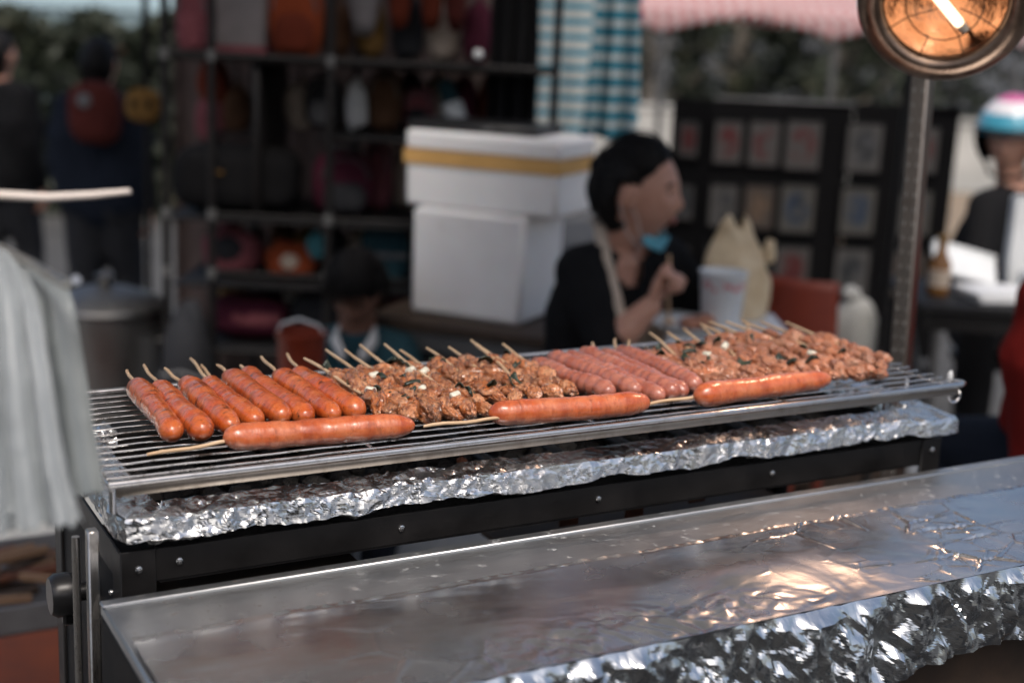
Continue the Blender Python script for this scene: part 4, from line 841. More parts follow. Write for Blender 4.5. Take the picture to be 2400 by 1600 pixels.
def shade_tarp(label, loc, rz, wx, wy, z, poles, mat='shade_tarp_cloth'):
    t = thing('shade_tarp', label, 'shade_tarp', loc, rz); P = np.zeros((24, 24, 3))
    for i in range(24):
        for j in range(24): u, v = i / 23 - .5, j / 23 - .5; P[i, j] = (u * wx, v * wy, z + .10 * math.cos(u * 3) * math.cos(v * 3) + .010 * math.sin(u * 30))
    m = MB(); m.grid(P); m.build('tarpaulin', mat, t, 60, thick=.004)
    for x, y in poles: part('pole', 'pole_black', t, lambda m: m.tube([(x, y, 0), (x, y, z + .01)], .012, 8))
    return t
shade_tarp('unseen grey tarpaulin shading the merchandise rack', S(-1.15, 4.55), AZ, 2.2, 2.1, 2.36, [(-1.1, -1.0), (-1.1, 1.0), (1.1, 1.0)])  # out of view, put over the rack to keep it dark
shade_tarp('unseen grey tarpaulin added to shade the foam boxes and the child', S(-.85, 3.72), AZ, 1.9, .9, 2.42, [(-.9, -.4), (-.9, .4)])  # out of view, added and sized to dim the boxes and child
shade_tarp('unseen grey tarpaulin added over the grill cart to shape its light', (.75, .60, 0), 0, 3.3, 1.7, 2.12, [(-1.62, -.8), (1.62, -.8), (-1.62, .8), (1.62, .8)])  # out of view, added to limit the sky light on the cart
bd = thing('backdrop_curtain', 'dark brown curtain hanging behind the merchandise rack', 'curtain', S(-.46, 4.85), AZ)
P = np.zeros((120, 6, 3))
for i in range(120):
    for j in range(6): u = i / 119; P[i, j] = (-.76 + 1.26 * u, .018 * math.sin(u * 26 + 2 * math.sin(u * 9)) + .006 * math.sin(u * 71), .05 + 2.2 * j / 5)
m = MB(); m.grid(P); m.build('curtain_cloth', 'cloth_curtain', bd, 60, thick=.003); part('curtain_rod', 'pole_black', bd, lambda m: m.tube([(-.80, 0, 2.27), (.58, 0, 2.27)], .012, 8))
# goods
def backpack(name, label, cat, loc, mat, w_, h, dp, pocket=None, seed=0, rz=0.0, strapm='cloth_black'):
    t = thing(name, label, cat, loc, AZ + rz)
    part('main_body', mat, t, lambda m: m.blob((0, 0, h * .48), (w_ / 2, dp / 2, h * .5), 28, 20, .08, 2.2, seed, .72), 180)
    part('pocket', pocket or mat, t, lambda m: m.blob((0, -dp * .42, h * .30), (w_ * .36, dp * .22, h * .24), 22, 14, .08, 2.2, seed + 3, .7), 180)
    part('handle', strapm, t, lambda m: m.tube([(-w_ * .14, 0, h * .95), (-w_ * .09, 0, h * 1.06), (w_ * .09, 0, h * 1.06), (w_ * .14, 0, h * .95)], .006, 8))
    part('zip', 'joint_grey', t, lambda m: m.tube([(w_ * .40 * math.cos(a), -dp * .40, h * .56 + h * .33 * math.sin(a)) for a in np.linspace(0, math.pi, 14)], .003, 6)); return t
def soft(name, label, cat, loc, mat, rad, amp=.15, freq=2.0, seed=0, power=.8, rz=0.0, knot=True, parts=()):
    t = thing(name, label, cat, loc, AZ + rz); part('bag_body', mat, t, lambda m: m.blob((0, 0, rad[2]), rad, 28, 18, amp, freq, seed, power), 180)
    if knot: part('tied_neck', mat, t, lambda m: m.blob((rad[0] * .1, 0, rad[2] * 2.0), (rad[0] * .22, rad[1] * .25, rad[2] * .22), 14, 10, .4, 3, seed + 1), 180)
    for nm, mt, fn in parts: part(nm, mt, t, fn, 60)
    return t
gb = thing('grey_folder_pack', 'flat grey fabric panel on the top shelf of the rack', 'panel', S(-.875, 4.27, 1.375), AZ); part('panel', 'cloth_greyboard', gb, lambda m: m.box((0, 0, .125), (.175, .03, .25), .01)); part('edge_binding', 'cloth_pink', gb, lambda m: m.box((0, -.004, .018), (.178, .03, .035), .008))
backpack('handbag', 'orange-red bag on the top shelf, right of the grey panel', 'bag', S(-.70, 4.27, 1.375), 'cloth_orange', .165, .25, .12, 'cloth_rust', 2)
backpack('handbag', 'dusty pink bag on the top shelf at the left end', 'bag', S(-1.00, 4.22, 1.375), 'cloth_pink', .10, .22, .10, None, 5)
for i, (a, c, wd) in enumerate(((-.40, 'cloth_rust', .075), (-.30, 'cloth_rust', .07), (-.225, 'cloth_redpack', .07), (-.51, 'cloth_greyboard', .09))):
    backpack('hanging_pouch', ['dark red pouch hanging beside the grey pouch', 'middle one of the three dark red pouches at the top', 'dark red pouch hanging next to the long black coat', 'greyish pouch hanging just right of the tall rack post'][i], 'pouch', S(a, 4.40, 1.485 - .03 * (i == 3)), c, wd, .26, .06, None, 8 + i)
soft('black_duffel', 'big black duffel bag on the middle shelf of the rack', 'duffel bag', S(-.865, 4.22, .906), 'cloth_black', (.195, .12, .105), .06, 2, 3, .6, knot=False, parts=(('handle', 'cloth_black', lambda m: m.tube([(-.07, -.05, .19), (-.05, -.05, .24), (.05, -.05, .24), (.07, -.05, .19)], .008, 8)), ('buckle', 'cloth_ochre', lambda m: m.box((-.03, -.125, .13), (.02, .006, .012), .002))))
backpack('backpack', 'maroon backpack with a grey strap on the middle shelf', 'backpack', S(-.55, 4.25, .906), 'cloth_maroon', .185, .20, .13, 'cloth_charcoal', 6, .3, 'cloth_grey')
backpack('backpack', 'small brownish pink bag behind the maroon backpack', 'bag', S(-.46, 4.42, .906), 'cloth_pink', .10, .22, .10, None, 17)
soft('white_figure', 'white cloth bundle standing on the upper shelf', 'bundle', S(-.51, 4.25, 1.166), 'cloth_white', (.035, .03, .075), .25, 2.2, 5, 1.0)
backpack('handbag', 'brown leather bag on the upper shelf beside the white bundle', 'bag', S(-.43, 4.30, 1.166), 'cloth_brown', .11, .19, .08, None, 7)
backpack('handbag', 'greyish bag on the upper shelf left of the white bundle', 'bag', S(-.62, 4.32, 1.166), 'cloth_charcoal', .12, .16, .08, 'cloth_grey', 27)
backpack('handbag', 'dull mauve bag between the brown bag and the tilted bottle', 'bag', S(-.325, 4.34, 1.166), 'cloth_pink', .10, .14, .08, 'cloth_charcoal', 29)
bo = thing('water_bottle', 'tilted white and green bottle on the upper shelf', 'bottle', S(-.185, 4.22, 1.166), AZ); part('bottle_body', 'white_plastic', bo, lambda m: m.lathe([(0, 0), (.028, .002), (.032, .01), (.032, .09), (.028, .10), (.0, .10)], 20, tr(0, 0, .010) @ rot('Y', -20))); part('bottle_cap', 'cloth_teal', bo, lambda m: m.lathe([(.0, .1), (.027, .1), (.026, .15), (.014, .17), (0, .17)], 20, tr(0, 0, .010) @ rot('Y', -20)))
bl = thing('lamp_spot_ball', 'small white ball standing in for a bright lamp spot beside the coat', 'knob', S(-.135, 4.0, 1.405), AZ); part('ball', 'white_plastic', bl, lambda m: m.blob((0, 0, .014), (.014, .014, .014), 16, 10), 180); part('stem', 'joint_grey', bl, lambda m: m.tube([(0, .03, 0), (0, .0, .008)], .004, 8))  # white ball put in place of a bright lamp spot
def hanging(name, label, cat, loc, mat, w0, w1, h, folds, amp, seed, rz=0.0, thick=.004, shoulder=False):
    t = thing(name, label, cat, loc, AZ + rz); P = np.zeros((60, 30, 3))
    for i in range(60):
        for j in range(30):
            u = i / 59 - .5; v = j / 29; wd = w0 + (w1 - w0) * v; sh = (.10 * abs(u) * 2) ** 1.0 * .5 if shoulder and v < .2 else 0
            P[i, j] = (u * wd, amp * (.4 + .6 * v) * math.sin(u * folds * 6.28 + seed + .6 * v), -h * v - sh * (1 - v * 5 if v < .2 else 0) + .006 * math.sin(u * 9 + seed) * v)
    P += (.004 * fbm(P, 12, seed))[..., None]; m = MB(); m.grid(P); m.build('cloth', mat, t, 60, thick=thick)
    return t
t = hanging('black_coat', 'long black coat hanging at the right end of the rack', 'coat', S(-.035, 4.17, 1.78), 'cloth_black', .13, .15, .60, 3, .020, 2, 0, .006); part('hanger', 'pole_black', t, lambda m: m.tube([(-.06, 0, -.005), (0, 0, .02), (.06, 0, -.005)], .004, 6))
bc = thing('flat_case', 'flat black case lying on top of the foam box', 'case', S(-.10, 3.83, 1.217), AZ + R_(-20)); part('case_body', 'black_plastic', bc, lambda m: m.box((0, 0, .012), (.38, .22, .024), .006)); part('latch', 'joint_grey', bc, lambda m: m.box((.05, -.112, .012), (.03, .004, .01), .001))
t = hanging('striped_towel', 'blue and white striped towel hanging behind the foam boxes', 'towel', S(.105, 4.40, 1.80), 'towel_stripe', .20, .205, .645, 1.6, .012, 1); part('clip', 'pole_black', t, lambda m: m.box((-.06, 0, 0), (.012, .02, .03), .002))
t = hanging('checked_shirt', 'blue and white checked shirt hanging beside the striped towel', 'shirt', S(.275, 4.42, 1.80), 'shirt_check', .14, .185, .63, 2.2, .030, 4); part('hanger', 'pole_black', t, lambda m: m.tube([(-.06, 0, -.005), (0, 0, .02), (.06, 0, -.005)], .004, 6))
hr = thing('hanging_rail', 'dark horizontal rail the towel and shirt hang from', 'rail', S(.2, 4.41), AZ); part('rail', 'pole_black', hr, lambda m: m.tube([(-.32, 0, 1.805), (.28, 0, 1.805)], .010, 8))
for x in (-.32, .10): part('upright', 'pole_black', hr, lambda m: m.tube([(x, 0.06, 0), (x, .06, 1.795)], .010, 8)) if x > 0 else part('upright', 'pole_black', hr, lambda m: m.tube([(x, .25, 1.80), (x, 0, 1.805)], .010, 8))
soft('pink_bag', 'pink and grey bag on the lower shelf behind the thin post', 'bag', S(-.885, 4.22, .706), 'cloth_pink', (.092, .07, .072), .10, 2, 11, .8, parts=(('front_pocket', 'cloth_charcoal', lambda m: m.blob((0, -.05, .085), (.055, .03, .045), 18, 12, .1, 2, 3)),))
soft('orange_pack', 'orange snack pack with a pale label on the lower shelf', 'pack', S(-.695, 4.20, .706), 'cloth_orange', (.08, .05, .058), .2, 2.4, 12, .8, knot=False, parts=(('label_patch', 'cloth_beige', lambda m: m.blob((.0, -.045, .06), (.03, .012, .026), 14, 10)),))
soft('turquoise_bag', 'small turquoise bag at the post right of the orange pack', 'bag', S(-.615, 4.18, .770), 'cloth_turq', (.033, .03, .045), .2, 2, 13, 1.0)
soft('pink_bundle', 'flattened dark pink bundle on the bottom shelf', 'bundle', S(-.83, 4.22, .506), 'cloth_maroon', (.135, .08, .07), .15, 2, 14, .8, knot=False, parts=(('fold', 'cloth_pink', lambda m: m.blob((.03, -.06, .075), (.09, .03, .035), 18, 12, .2, 2, 3)),))
soft('teal_package', 'dark teal package on the lower shelf left of the foam boxes', 'package', S(-.405, 4.20, .706), 'cloth_teal', (.075, .06, .095), .08, 2, 15, .6, knot=False, parts=(('strap', 'cloth_grey', lambda m: m.box((0, -.058, .095), (.15, .006, .018), .002)),))
soft('grey_bundle', 'dark roped bundle standing at the left foot of the rack', 'bundle', S(-.965, 3.97, 0), 'cloth_charcoal', (.075, .08, .33), .18, 2.4, 16, .8, knot=False, parts=(('rope', 'cloth_grey', lambda m: m.tube([(-.07, -.06, .45), (0, -.085, .47), (.07, -.06, .44)], .006, 6)),))
soft('charcoal_bag', 'charcoal bag on the bottom shelf behind the child', 'bag', S(-.60, 4.22, .506), 'cloth_charcoal', (.10, .08, .085), .1, 2, 33, .8)
kinds = [('dull red', 'cloth_rust'), ('pink', 'cloth_pink'), ('pale grey', 'cloth_grey'), ('brown', 'cloth_brown'), ('ochre', 'cloth_ochre'), ('charcoal', 'cloth_charcoal'), ('beige', 'cloth_beige'), ('maroon', 'cloth_maroon')]
rows = [(1.376, 4.50, 'at the back of the top shelf', -1.0, -.1, 8, .10), (1.166, 4.50, 'at the back of the upper shelf', -.58, -.06, 6, .085), (.906, 4.45, 'at the back of the middle shelf', -.42, -.06, 4, .085), (.706, 4.42, 'at the back of the lower shelf', -.98, -.2, 9, .075), (.506, 4.42, 'at the back of the bottom shelf', -.98, -.2, 7, .085)]
for q, (z, d, where, a0, a1, n, hh) in enumerate(rows):
    for i in range(n):
        r = random.Random(q * 31 + i); nm_, mt = kinds[(i + q * 3) % 8]; soft('wrapped_goods', f'{nm_} wrapped goods {where}' + (', further right' if i >= 8 else ''), 'wrapped goods', S(a0 + (a1 - a0) * (i + .5) / n, d + r.uniform(-.05, .03), z), mt, ((a1 - a0) / n * r.uniform(.40, .52), .05, hh * r.uniform(.75, 1.1)), .16, 2.2, q * 10 + i, .85)
for i, (nm_, mt, a, z) in enumerate((('pink', 'cloth_pink', -.98, 1.10), ('brown', 'cloth_brown', -.90, 1.13), ('beige', 'cloth_beige', -.70, 1.15), ('dull red', 'cloth_rust', -.97, 1.21))):
    t = soft('hanging_pouch', f'{nm_} pouch hanging above the black duffel bag', 'pouch', S(a, 4.36, z), mt, (.05, .035, .075), .15, 2, 90 + i, .85); part('cord', 'cloth_black', t, lambda m: m.tube([(0, 0, .14), (0, 0, 1.37 - z)], .003, 6))
# yellow face pouch and pot
yf = thing('yellow_pouch', 'round ochre pouch with two dark spots hanging by the rack', 'pouch', S(-1.26, 4.6), AZ); part('pouch', 'cloth_ochre', yf, lambda m: m.blob((0, 0, 1.19), (.062, .03, .058), 24, 16, .05, 2, 1, .8), 180)
for x in (-.024, .026): part('spot', 'cloth_black', yf, lambda m: m.blob((x, -.029, 1.195), (.011, .006, .014), 12, 8), 180)
part('cord', 'cloth_black', yf, lambda m: m.tube([(0, 0, 1.245), (.003, 0, 1.6), (0, 0, 2.2)], .004, 6)); part('stand', 'pole_black', yf, lambda m: (m.tube([(0, .04, 0), (0, .04, 2.2), (0, 0, 2.2)], .010, 8)))
pt_ = thing('steel_pot', 'large lidded steel pot standing left of the rack', 'pot', S(-1.28, 4.2), AZ)
part('pot_wall', 'pot_steel', pt_, lambda m: m.lathe([(0, .22), (.165, .22), (.175, .235), (.178, .58), (.186, .584), (.186, .592), (.17, .592), (.17, .24), (0, .24)], 48)); part('lid', 'pot_steel', pt_, lambda m: m.lathe([(.19, .594), (.186, .605), (.15, .625), (.08, .648), (.02, .655), (.02, .675), (.03, .69), (.0, .695)], 48))
for s_ in (-1, 1): part('handle', 'pot_steel', pt_, lambda m: m.tube([(s_ * .175, -.05, .5), (s_ * .22, -.04, .5), (s_ * .22, .04, .5), (s_ * .175, .05, .5)], .008, 8))
bs = thing('gas_stove', 'low black stove under the steel pot', 'stove', S(-1.28, 4.2), AZ); part('top', 'black_steel', bs, lambda m: m.lathe([(.12, .205), (.20, .205), (.20, .219), (.12, .219)], 32, None, True))
for k in range(4): part('leg', 'black_steel', bs, lambda m: m.tube([(.18 * math.cos(k * 1.57 + .7), .18 * math.sin(k * 1.57 + .7), .21), (.2 * math.cos(k * 1.57 + .7), .2 * math.sin(k * 1.57 + .7), 0)], .012, 8))
# kindling box at lower left
kb = thing('kindling_tray', 'shallow grey tray of split kindling behind the grill', 'tray', (.13, 1.32, 0)); part('tray', 'cloth_grey', kb, lambda m: (m.box((0, 0, .40), (.42, .34, .012), .003), m.box((0, -.17, .425), (.42, .008, .05), .002), m.box((0, .17, .425), (.42, .008, .05), .002)))
for x in (-.19, .19):
    for y in (-.14, .14): part('leg', 'wood_dark', kb, lambda m: m.box((x, y, .197), (.03, .03, .394), .002))
for i in range(16):
    r = random.Random(i); k = thing('kindling', ['pale', 'brown', 'reddish', 'dark'][i % 4] + ' stick of split kindling in the ' + ['bottom', 'second', 'third', 'top'][i // 4] + ' layer of the grey tray', 'firewood', (.13 + r.uniform(-.13, .13), 1.32 + r.uniform(-.12, .10), .412 + .016 * (i // 4)), r.uniform(-.9, .9), 'kindling sticks in the tray'); part('stick', ['wood', 'wood', 'rust', 'wood_dark'][i % 4], k, lambda m: m.box((0, 0, .008), (r.uniform(.12, .22), r.uniform(.014, .026), .015), .003))

# ================================================================== picture stand on the right
def art(name, bg, c1, c2, sc_, th):
    b = NB(name); n1 = b.noise(sc_, 3, .5, b.co(rnd=True)); n2 = b.noise(sc_ * 2.2, 3, .5, b.co(rnd=True)); gr_ = b.n('TexGradient', gradient_type='SPHERICAL'); mp = b.n('Mapping'); b.l(b.tc.outputs['Generated'], mp.inputs[0]); mp.inputs['Location'].default_value = (-1, 0, -1); mp.inputs['Scale'].default_value = (2, 0, 2); b.l(mp.outputs[0], gr_.inputs[0])
    k = b.math('MULTIPLY', b.maprange(n1, th, th + .06, 0, 1), b.maprange(gr_.outputs[0], .22, .40, 0, 1)); c = b.mix(k, bg, c1); c = b.mix(b.math('MULTIPLY', k, b.maprange(n2, .52, .6, 0, 1)), c, c2); b.set(Base_Color=c, Roughness=.35)
art('art_red', (.05, .047, .046), (.055, .012, .012), (.05, .01, .012), 14, .42); art('art_dark', (.052, .05, .049), (.012, .014, .016), (.05, .05, .055), 12, .40); art('art_blue', (.052, .05, .046), (.02, .03, .05), (.01, .014, .02), 16, .42); art('art_brown', (.045, .036, .031), (.06, .04, .025), (.13, .09, .07), 18, .45)
pst = thing('picture_stand', 'tall black folding stand hung with framed pictures', 'display stand', S(1.28, 6.0), AZ)
def panel(nm, x0, x1, y0, y1, ztop, zbot, th=.018):
    L = math.hypot(x1 - x0, y1 - y0); a = math.atan2(y1 - y0, x1 - x0); M = tr((x0 + x1) / 2, (y0 + y1) / 2, (ztop + zbot) / 2) @ Matrix.Rotation(a, 4, 'Z'); part(nm, 'frame_black', pst, lambda m: m.box((0, 0, 0), (L, th, ztop - zbot), .003, M)); return a
panel('panel', -.455, .145, -.02, .0, 1.235, .12); panel('panel', -.62, -.450, .10, -.028, 1.233, .122); panel('panel', .152, .62, .002, .05, 1.235, .12)
part('top_rail', 'joint_grey', pst, lambda m: m.box((-.15, -.01, 1.242), (.60, .03, .012), .003)); part('top_rail', 'frame_black', pst, lambda m: m.box((.39, .025, 1.242), (.47, .03, .012), .003))
for x in (-.6, -.3, .1, .55): part('foot', 'frame_black', pst, lambda m: m.box((x, 0, .04), (.03, .30, .16), .003))
cols = [(-.552, .027, -36, .10, .175), (-.388, -.040, 2, .122, .205), (-.232, -.034, 2, .135, .215), (-.063, -.028, 2, .155, .232), (.205, -.012, 6, .158, .23), (.46, .012, 6, .15, .22)]
cn_ = ['far left', 'second', 'third', 'fourth', 'fifth', 'rightmost']; rn = ['top', 'second', 'third']
for i, (x, y, a, w_, h) in enumerate(cols):
    for j, zc in enumerate((1.06, .785, .515)):
        mt = ['art_red', 'art_dark', 'art_dark', 'art_red', 'art_dark', 'art_blue', 'art_red', 'art_brown', 'art_dark', 'art_red', 'art_blue', 'art_red', 'art_dark', 'art_blue', 'art_dark', 'art_red', 'art_blue', 'art_brown'][i * 3 + j]
        q = S(1.28 + x, 6.0 + y, zc - h / 2); t = thing('framed_picture', f'small framed picture in the {rn[j]} row, {cn_[i]} column of the black stand', 'picture', q, AZ + R_(a), 'framed pictures on the black stand')
        fr = part('frame', 'frame_black', t, lambda m: (m.box((0, 0, .006), (w_ + .02, .014, .012), .002), m.box((0, 0, h - .006), (w_ + .02, .014, .012), .002), m.box((-w_ / 2 - .004, 0, h / 2), (.012, .014, h - .024), .002), m.box((w_ / 2 + .004, 0, h / 2), (.012, .014, h - .024), .002)))
        part('print', mt, t, lambda m: m.box((0, .002, h / 2), (w_ - .006, .004, h - .022)))

# ================================================================== striped awning tent
aw = thing('striped_awning', 'red and white striped market tent with a scalloped valance', 'awning', S(1.4, 9.6, ground_z(9.6)), AZ); zo = -ground_z(9.6)
pts = [(-1.9, -.6), (-.53, -.6), (.57, -.6), (1.8, -.6)]
def roof(m):
    P = np.zeros((40, 8, 3))
    for i in range(40):
        for j in range(8): u = i / 39; v = j / 7; x = -1.9 + 3.7 * u; P[i, j] = (x * (1 - .25 * v), -.6 + 1.2 * v, zo + 1.63 + .62 * v - .03 * math.sin(u * 20))
    m.grid(P); P2 = P.copy(); P2[..., 1] = 1.8 - P[..., 1] + .01; m.grid(P2)
m = MB(); roof(m); m.build('roof', 'awning_stripe', aw, 60, thick=.004)
def valance(m):
    xs = np.linspace(-1.9, 1.8, 180); P = np.zeros((180, 5, 3)); k = [p[0] for p in pts]
    for i, x in enumerate(xs):
        q = min(abs(x - c) for c in k); lo = 1.50 + .13 * min(1, (q / .52)) ** .75
        for j in range(5): v = j / 4; P[i, j] = (x, -.605 - .01 * math.sin(x * 40) * v, zo + 1.66 * (1 - v) + lo * v)
    m.grid(P)
m = MB(); valance(m); m.build('valance', 'awning_stripe', aw, 60, thick=.003)
for x in (-.53, .57, -1.85, 1.75): part('pole', 'joint_grey', aw, lambda m: m.tube([(x + .02, -.55, 0), (x + .02, -.55, zo + 1.62)], .022, 10))

# ================================================================== low wall, trees, hedge, stand-in for the sky, shed
lw = thing('low_wall', 'low pale concrete wall across the far side of the street', 'wall', S(3.5, 21, ground_z(21)), AZ)
for i in range(7): part('wall_panel', 'concrete', lw, lambda m: m.box((-5.1 + i * 1.7, 0, .50), (1.69, .2, 1.04), .02))
for i in range(7): part('coping', 'concrete', lw, lambda m: m.box((-5.1 + i * 1.7, 0, 1.05), (1.66, .28, .06), .015))
def tree(label, a, d, h, rx, seed, lean=0.0, leaves=1700, base=.18):
    z0 = ground_z(d); t = thing('tree', label, 'tree', S(a, d, z0), AZ, 'dark trees behind the low wall'); r = random.Random(seed); g_ = np.random.default_rng(seed)
    tops = []
    def trunk(m):
        m.tube([(0, 0, -.1), (lean * .3, 0, h * .25), (lean * .6, .05, h * .5), (lean, 0, h * .85)], [.13, .11, .085, .03], 9)
        for k in range(7):
            zz = h * (.28 + .07 * k); a_ = k * 2.4; e = (lean * .7 + math.cos(a_) * rx * .7, math.sin(a_) * rx * .7, zz + h * .18); tops.append(e); m.tube([(lean * zz / h, 0, zz), ((lean * zz / h + e[0]) / 2, e[1] / 2, zz + h * .06), e], [.05, .035, .012], 6)
    part('trunk', 'bark', t, trunk)
    n = leaves; cl = [(lean + r.uniform(-1, 1) * rx * .75, r.uniform(-1, 1) * rx * .75, h * r.uniform(base + .08, 1.0), r.uniform(.22, .42) * rx) for _ in range(22)]
    c = np.array([cl[i] for i in g_.integers(0, len(cl), n)]); dr = g_.normal(size=(n, 3)); dr /= np.linalg.norm(dr, axis=1)[:, None]; pos = c[:, :3] + dr * (c[:, 3] * g_.random(n) ** .4)[:, None]
    u = g_.normal(size=(n, 3)); u /= np.linalg.norm(u, axis=1)[:, None]; v = np.cross(u, g_.normal(size=(n, 3))); v /= np.linalg.norm(v, axis=1)[:, None]; sz = g_.uniform(.07, .16, n)[:, None]
    V = np.stack([pos - u * sz, pos + v * sz * .45, pos + u * sz, pos - v * sz * .45], 1).reshape(-1, 3)
    m = MB(); m.add(V, [(4 * i, 4 * i + 1, 4 * i + 2, 4 * i + 3) for i in range(n)]); m.build('crown', 'leaf', t, 0)
trs = [(.4, 24, 4.2, 1.5, .1), (2.1, 23, 3.6, 1.3, -.1), (3.6, 24.5, 4.4, 1.6, .2), (5.2, 23.2, 3.8, 1.4, 0), (6.8, 24, 4.3, 1.6, -.2), (8.6, 23.5, 4.4, 1.6, .1), (1.2, 28, 5.2, 1.9, 0), (4.5, 28.5, 5.4, 2.0, .1), (7.6, 28, 5.2, 2.0, 0), (10.2, 26, 5.0, 1.9, 0)]
tl = ['tree with an open crown just right of the striped towel', 'pale-trunked tree seen under the left scallop of the awning', 'broad dark tree seen under the middle of the awning', 'tree straight behind the picture stand', 'dark tree just left of the lamp post', 'dark tree right of the lamp post, behind the helmet', 'taller tree further back, left of the awning poles', 'taller tree further back behind the picture stand', 'taller tree further back behind the heat lamp', 'tree at the far right end of the wall']
for i, (a, d, h, rx, ln) in enumerate(trs): tree(tl[i], a, d, h, rx, 50 + i, ln)
hd = thing('hedge', 'dark clipped hedge far off at the upper left', 'hedge', S(-3.9, 12, ground_z(12)), AZ)
def hedge_leaves(m):
    g_ = np.random.default_rng(4); n = 9000; pos = np.stack([g_.uniform(-1.7, 1.08, n), g_.uniform(-.3, .3, n), g_.random(n) ** .7 * 1.68], 1); pos[:, 2] += .08 * np.sin(pos[:, 0] * 9) * (pos[:, 2] > 1.3)
    u = g_.normal(size=(n, 3)); u /= np.linalg.norm(u, axis=1)[:, None]; v = np.cross(u, g_.normal(size=(n, 3))); v /= np.linalg.norm(v, axis=1)[:, None]; sz = g_.uniform(.05, .10, n)[:, None]
    m.add(np.stack([pos - u * sz, pos + v * sz * .5, pos + u * sz, pos - v * sz * .5], 1).reshape(-1, 3), [(4 * i, 4 * i + 1, 4 * i + 2, 4 * i + 3) for i in range(n)])
part('foliage', 'leaf', hd, hedge_leaves, 0); part('stems', 'bark', hd, lambda m: [m.tube([(x, 0, 0), (x + .05, .05, .7), (x, 0, 1.3)], [.03, .025, .01], 6) for x in np.linspace(-1.6, 1.0, 12)])
mq = thing('sky_stand_in', 'pale blue-grey tent shape standing in for bright sky at the upper left', 'sky_stand_in', S(-7.0, 26, ground_z(26)), AZ);  # tent shape added in place of the pale sky
part('roof', 'sky_tone', mq, lambda m: (m.add([(-4, -3, 2.3), (4, -3, 2.3), (4, 3, 2.3), (-4, 3, 2.3), (-3, 0, 4.2), (3, 0, 4.2)], [(0, 1, 5, 4), (1, 2, 5), (2, 3, 4, 5), (3, 0, 4)])), 0)
part('sky_stand_in_side', 'sky_tone', mq, lambda m: m.box((0, -2.9, 1.15), (7.9, .05, 2.28)))
for x in (-3.9, 0, 3.9): part('pole', 'joint_grey', mq, lambda m: m.tube([(x, -3.0, 0), (x, -3.0, 2.3)], .04, 8))
sh_ = thing('red_roofed_shed', 'small shed with an orange-red roof seen beside the rack', 'shed', S(-5.0, 19, ground_z(19)), AZ)
part('wall', 'shed_wall', sh_, lambda m: m.box((0, 0, .78), (1.5, 1.2, 1.56), .01)); part('roof', 'shed_red', sh_, lambda m: m.add([(-.9, -.8, 1.50), (.9, -.8, 1.50), (.9, .8, 1.50), (-.9, .8, 1.50), (-.8, 0, 1.80), (.8, 0, 1.80)], [(0, 1, 5, 4), (1, 2, 5), (2, 3, 4, 5), (3, 0, 4), (0, 3, 2, 1)]), 0)
part('door', 'white_plastic', sh_, lambda m: m.box((.2, -.61, .65), (.5, .03, 1.3), .005))

# ================================================================== unseen dark stalls added behind the viewer to darken foil reflections
for i, (a, wd, hh, mt) in enumerate(((-4.2, 2.6, 2.5, 'cloth_navy'), (-1.3, 2.4, 2.8, 'black_panel'), (1.4, 2.5, 2.6, 'cloth_teal'), (4.3, 2.7, 2.9, 'wood_dark'))):
    t = thing('added_stall', ['dark blue', 'black', 'dark teal', 'dark wooden'][i] + ' unseen stall added opposite to darken the foil reflections', 'stall', S(a, -4.6), AZ)
    part('added_stall_front', mt, t, lambda m: m.box((0, 0, hh / 2), (wd, .06, hh), .01)); part('counter', 'wood_dark', t, lambda m: m.box((0, .35, .9), (wd * .95, .7, .06), .01)); part('awning', mt, t, lambda m: m.box((0, .45, hh - .1), (wd, 1.0, .03), .01, tr(0, 0, 0) @ rot('X', -4)))  # counter and awning belong to the added unseen stall
    for x in (-wd * .45, wd * .45): part('leg', 'pole_black', t, lambda m: m.tube([(x, .6, 0), (x, .6, .88)], .02, 8))

# ================================================================== passers-by on the left
def walker(label, a, d, yaw, tall, top_mat, low_mat, hair, seed, extra=None):
    k = tall / 1.62; t = thing('person', label, 'person', S(a, d, ground_z(d)), AZ + R_(yaw)); hmx = headmat((.01 * k, 0, 1.50 * k), 0)
    J = dict(pelvis=(0, 0, .90), chest=(0, 0, 1.18), neck=(0, 0, 1.355), head=(.01, 0, 1.48), shR=(0, -.165, 1.30), shL=(0, .165, 1.30), elR=(-.04, -.215, 1.04), wrR=(.05, -.215, .82), elL=(-.02, .215, 1.04), wrL=(.09, .205, .84), hipR=(0, -.08, .86), hipL=(0, .08, .86), knR=(.10, -.085, .48), knL=(-.02, .085, .47), anR=(.06, -.085, .10), anL=(-.16, .085, .12), toeR=(.20, -.09, .04), toeL=(-.03, .09, .05),
             hdR=(.1, 0, -1), hnR=(0, 1, 0), hdL=(.1, 0, -1), hnL=(0, -1, 0))
    J = {a_: tuple(c * k for c in b_) for a_, b_ in J.items()}; figure(t, J, 'jacket', 'trousers', top_mat, low_mat, 1.9, .011, hmx, k, hair); return t, k
walker('person in a black coat walking at the far left edge', -2.42, 6.4, 70, 1.42, 'cloth_black', 'cloth_charcoal', dict(low=-.1, puff=.018, seed=2), 1)
t, k = walker('person in dark clothes seen from behind, wearing a red backpack', -1.74, 5.7, 82, 1.40, 'cloth_navy', 'cloth_charcoal', dict(low=-.1, puff=.018, seed=4), 2)
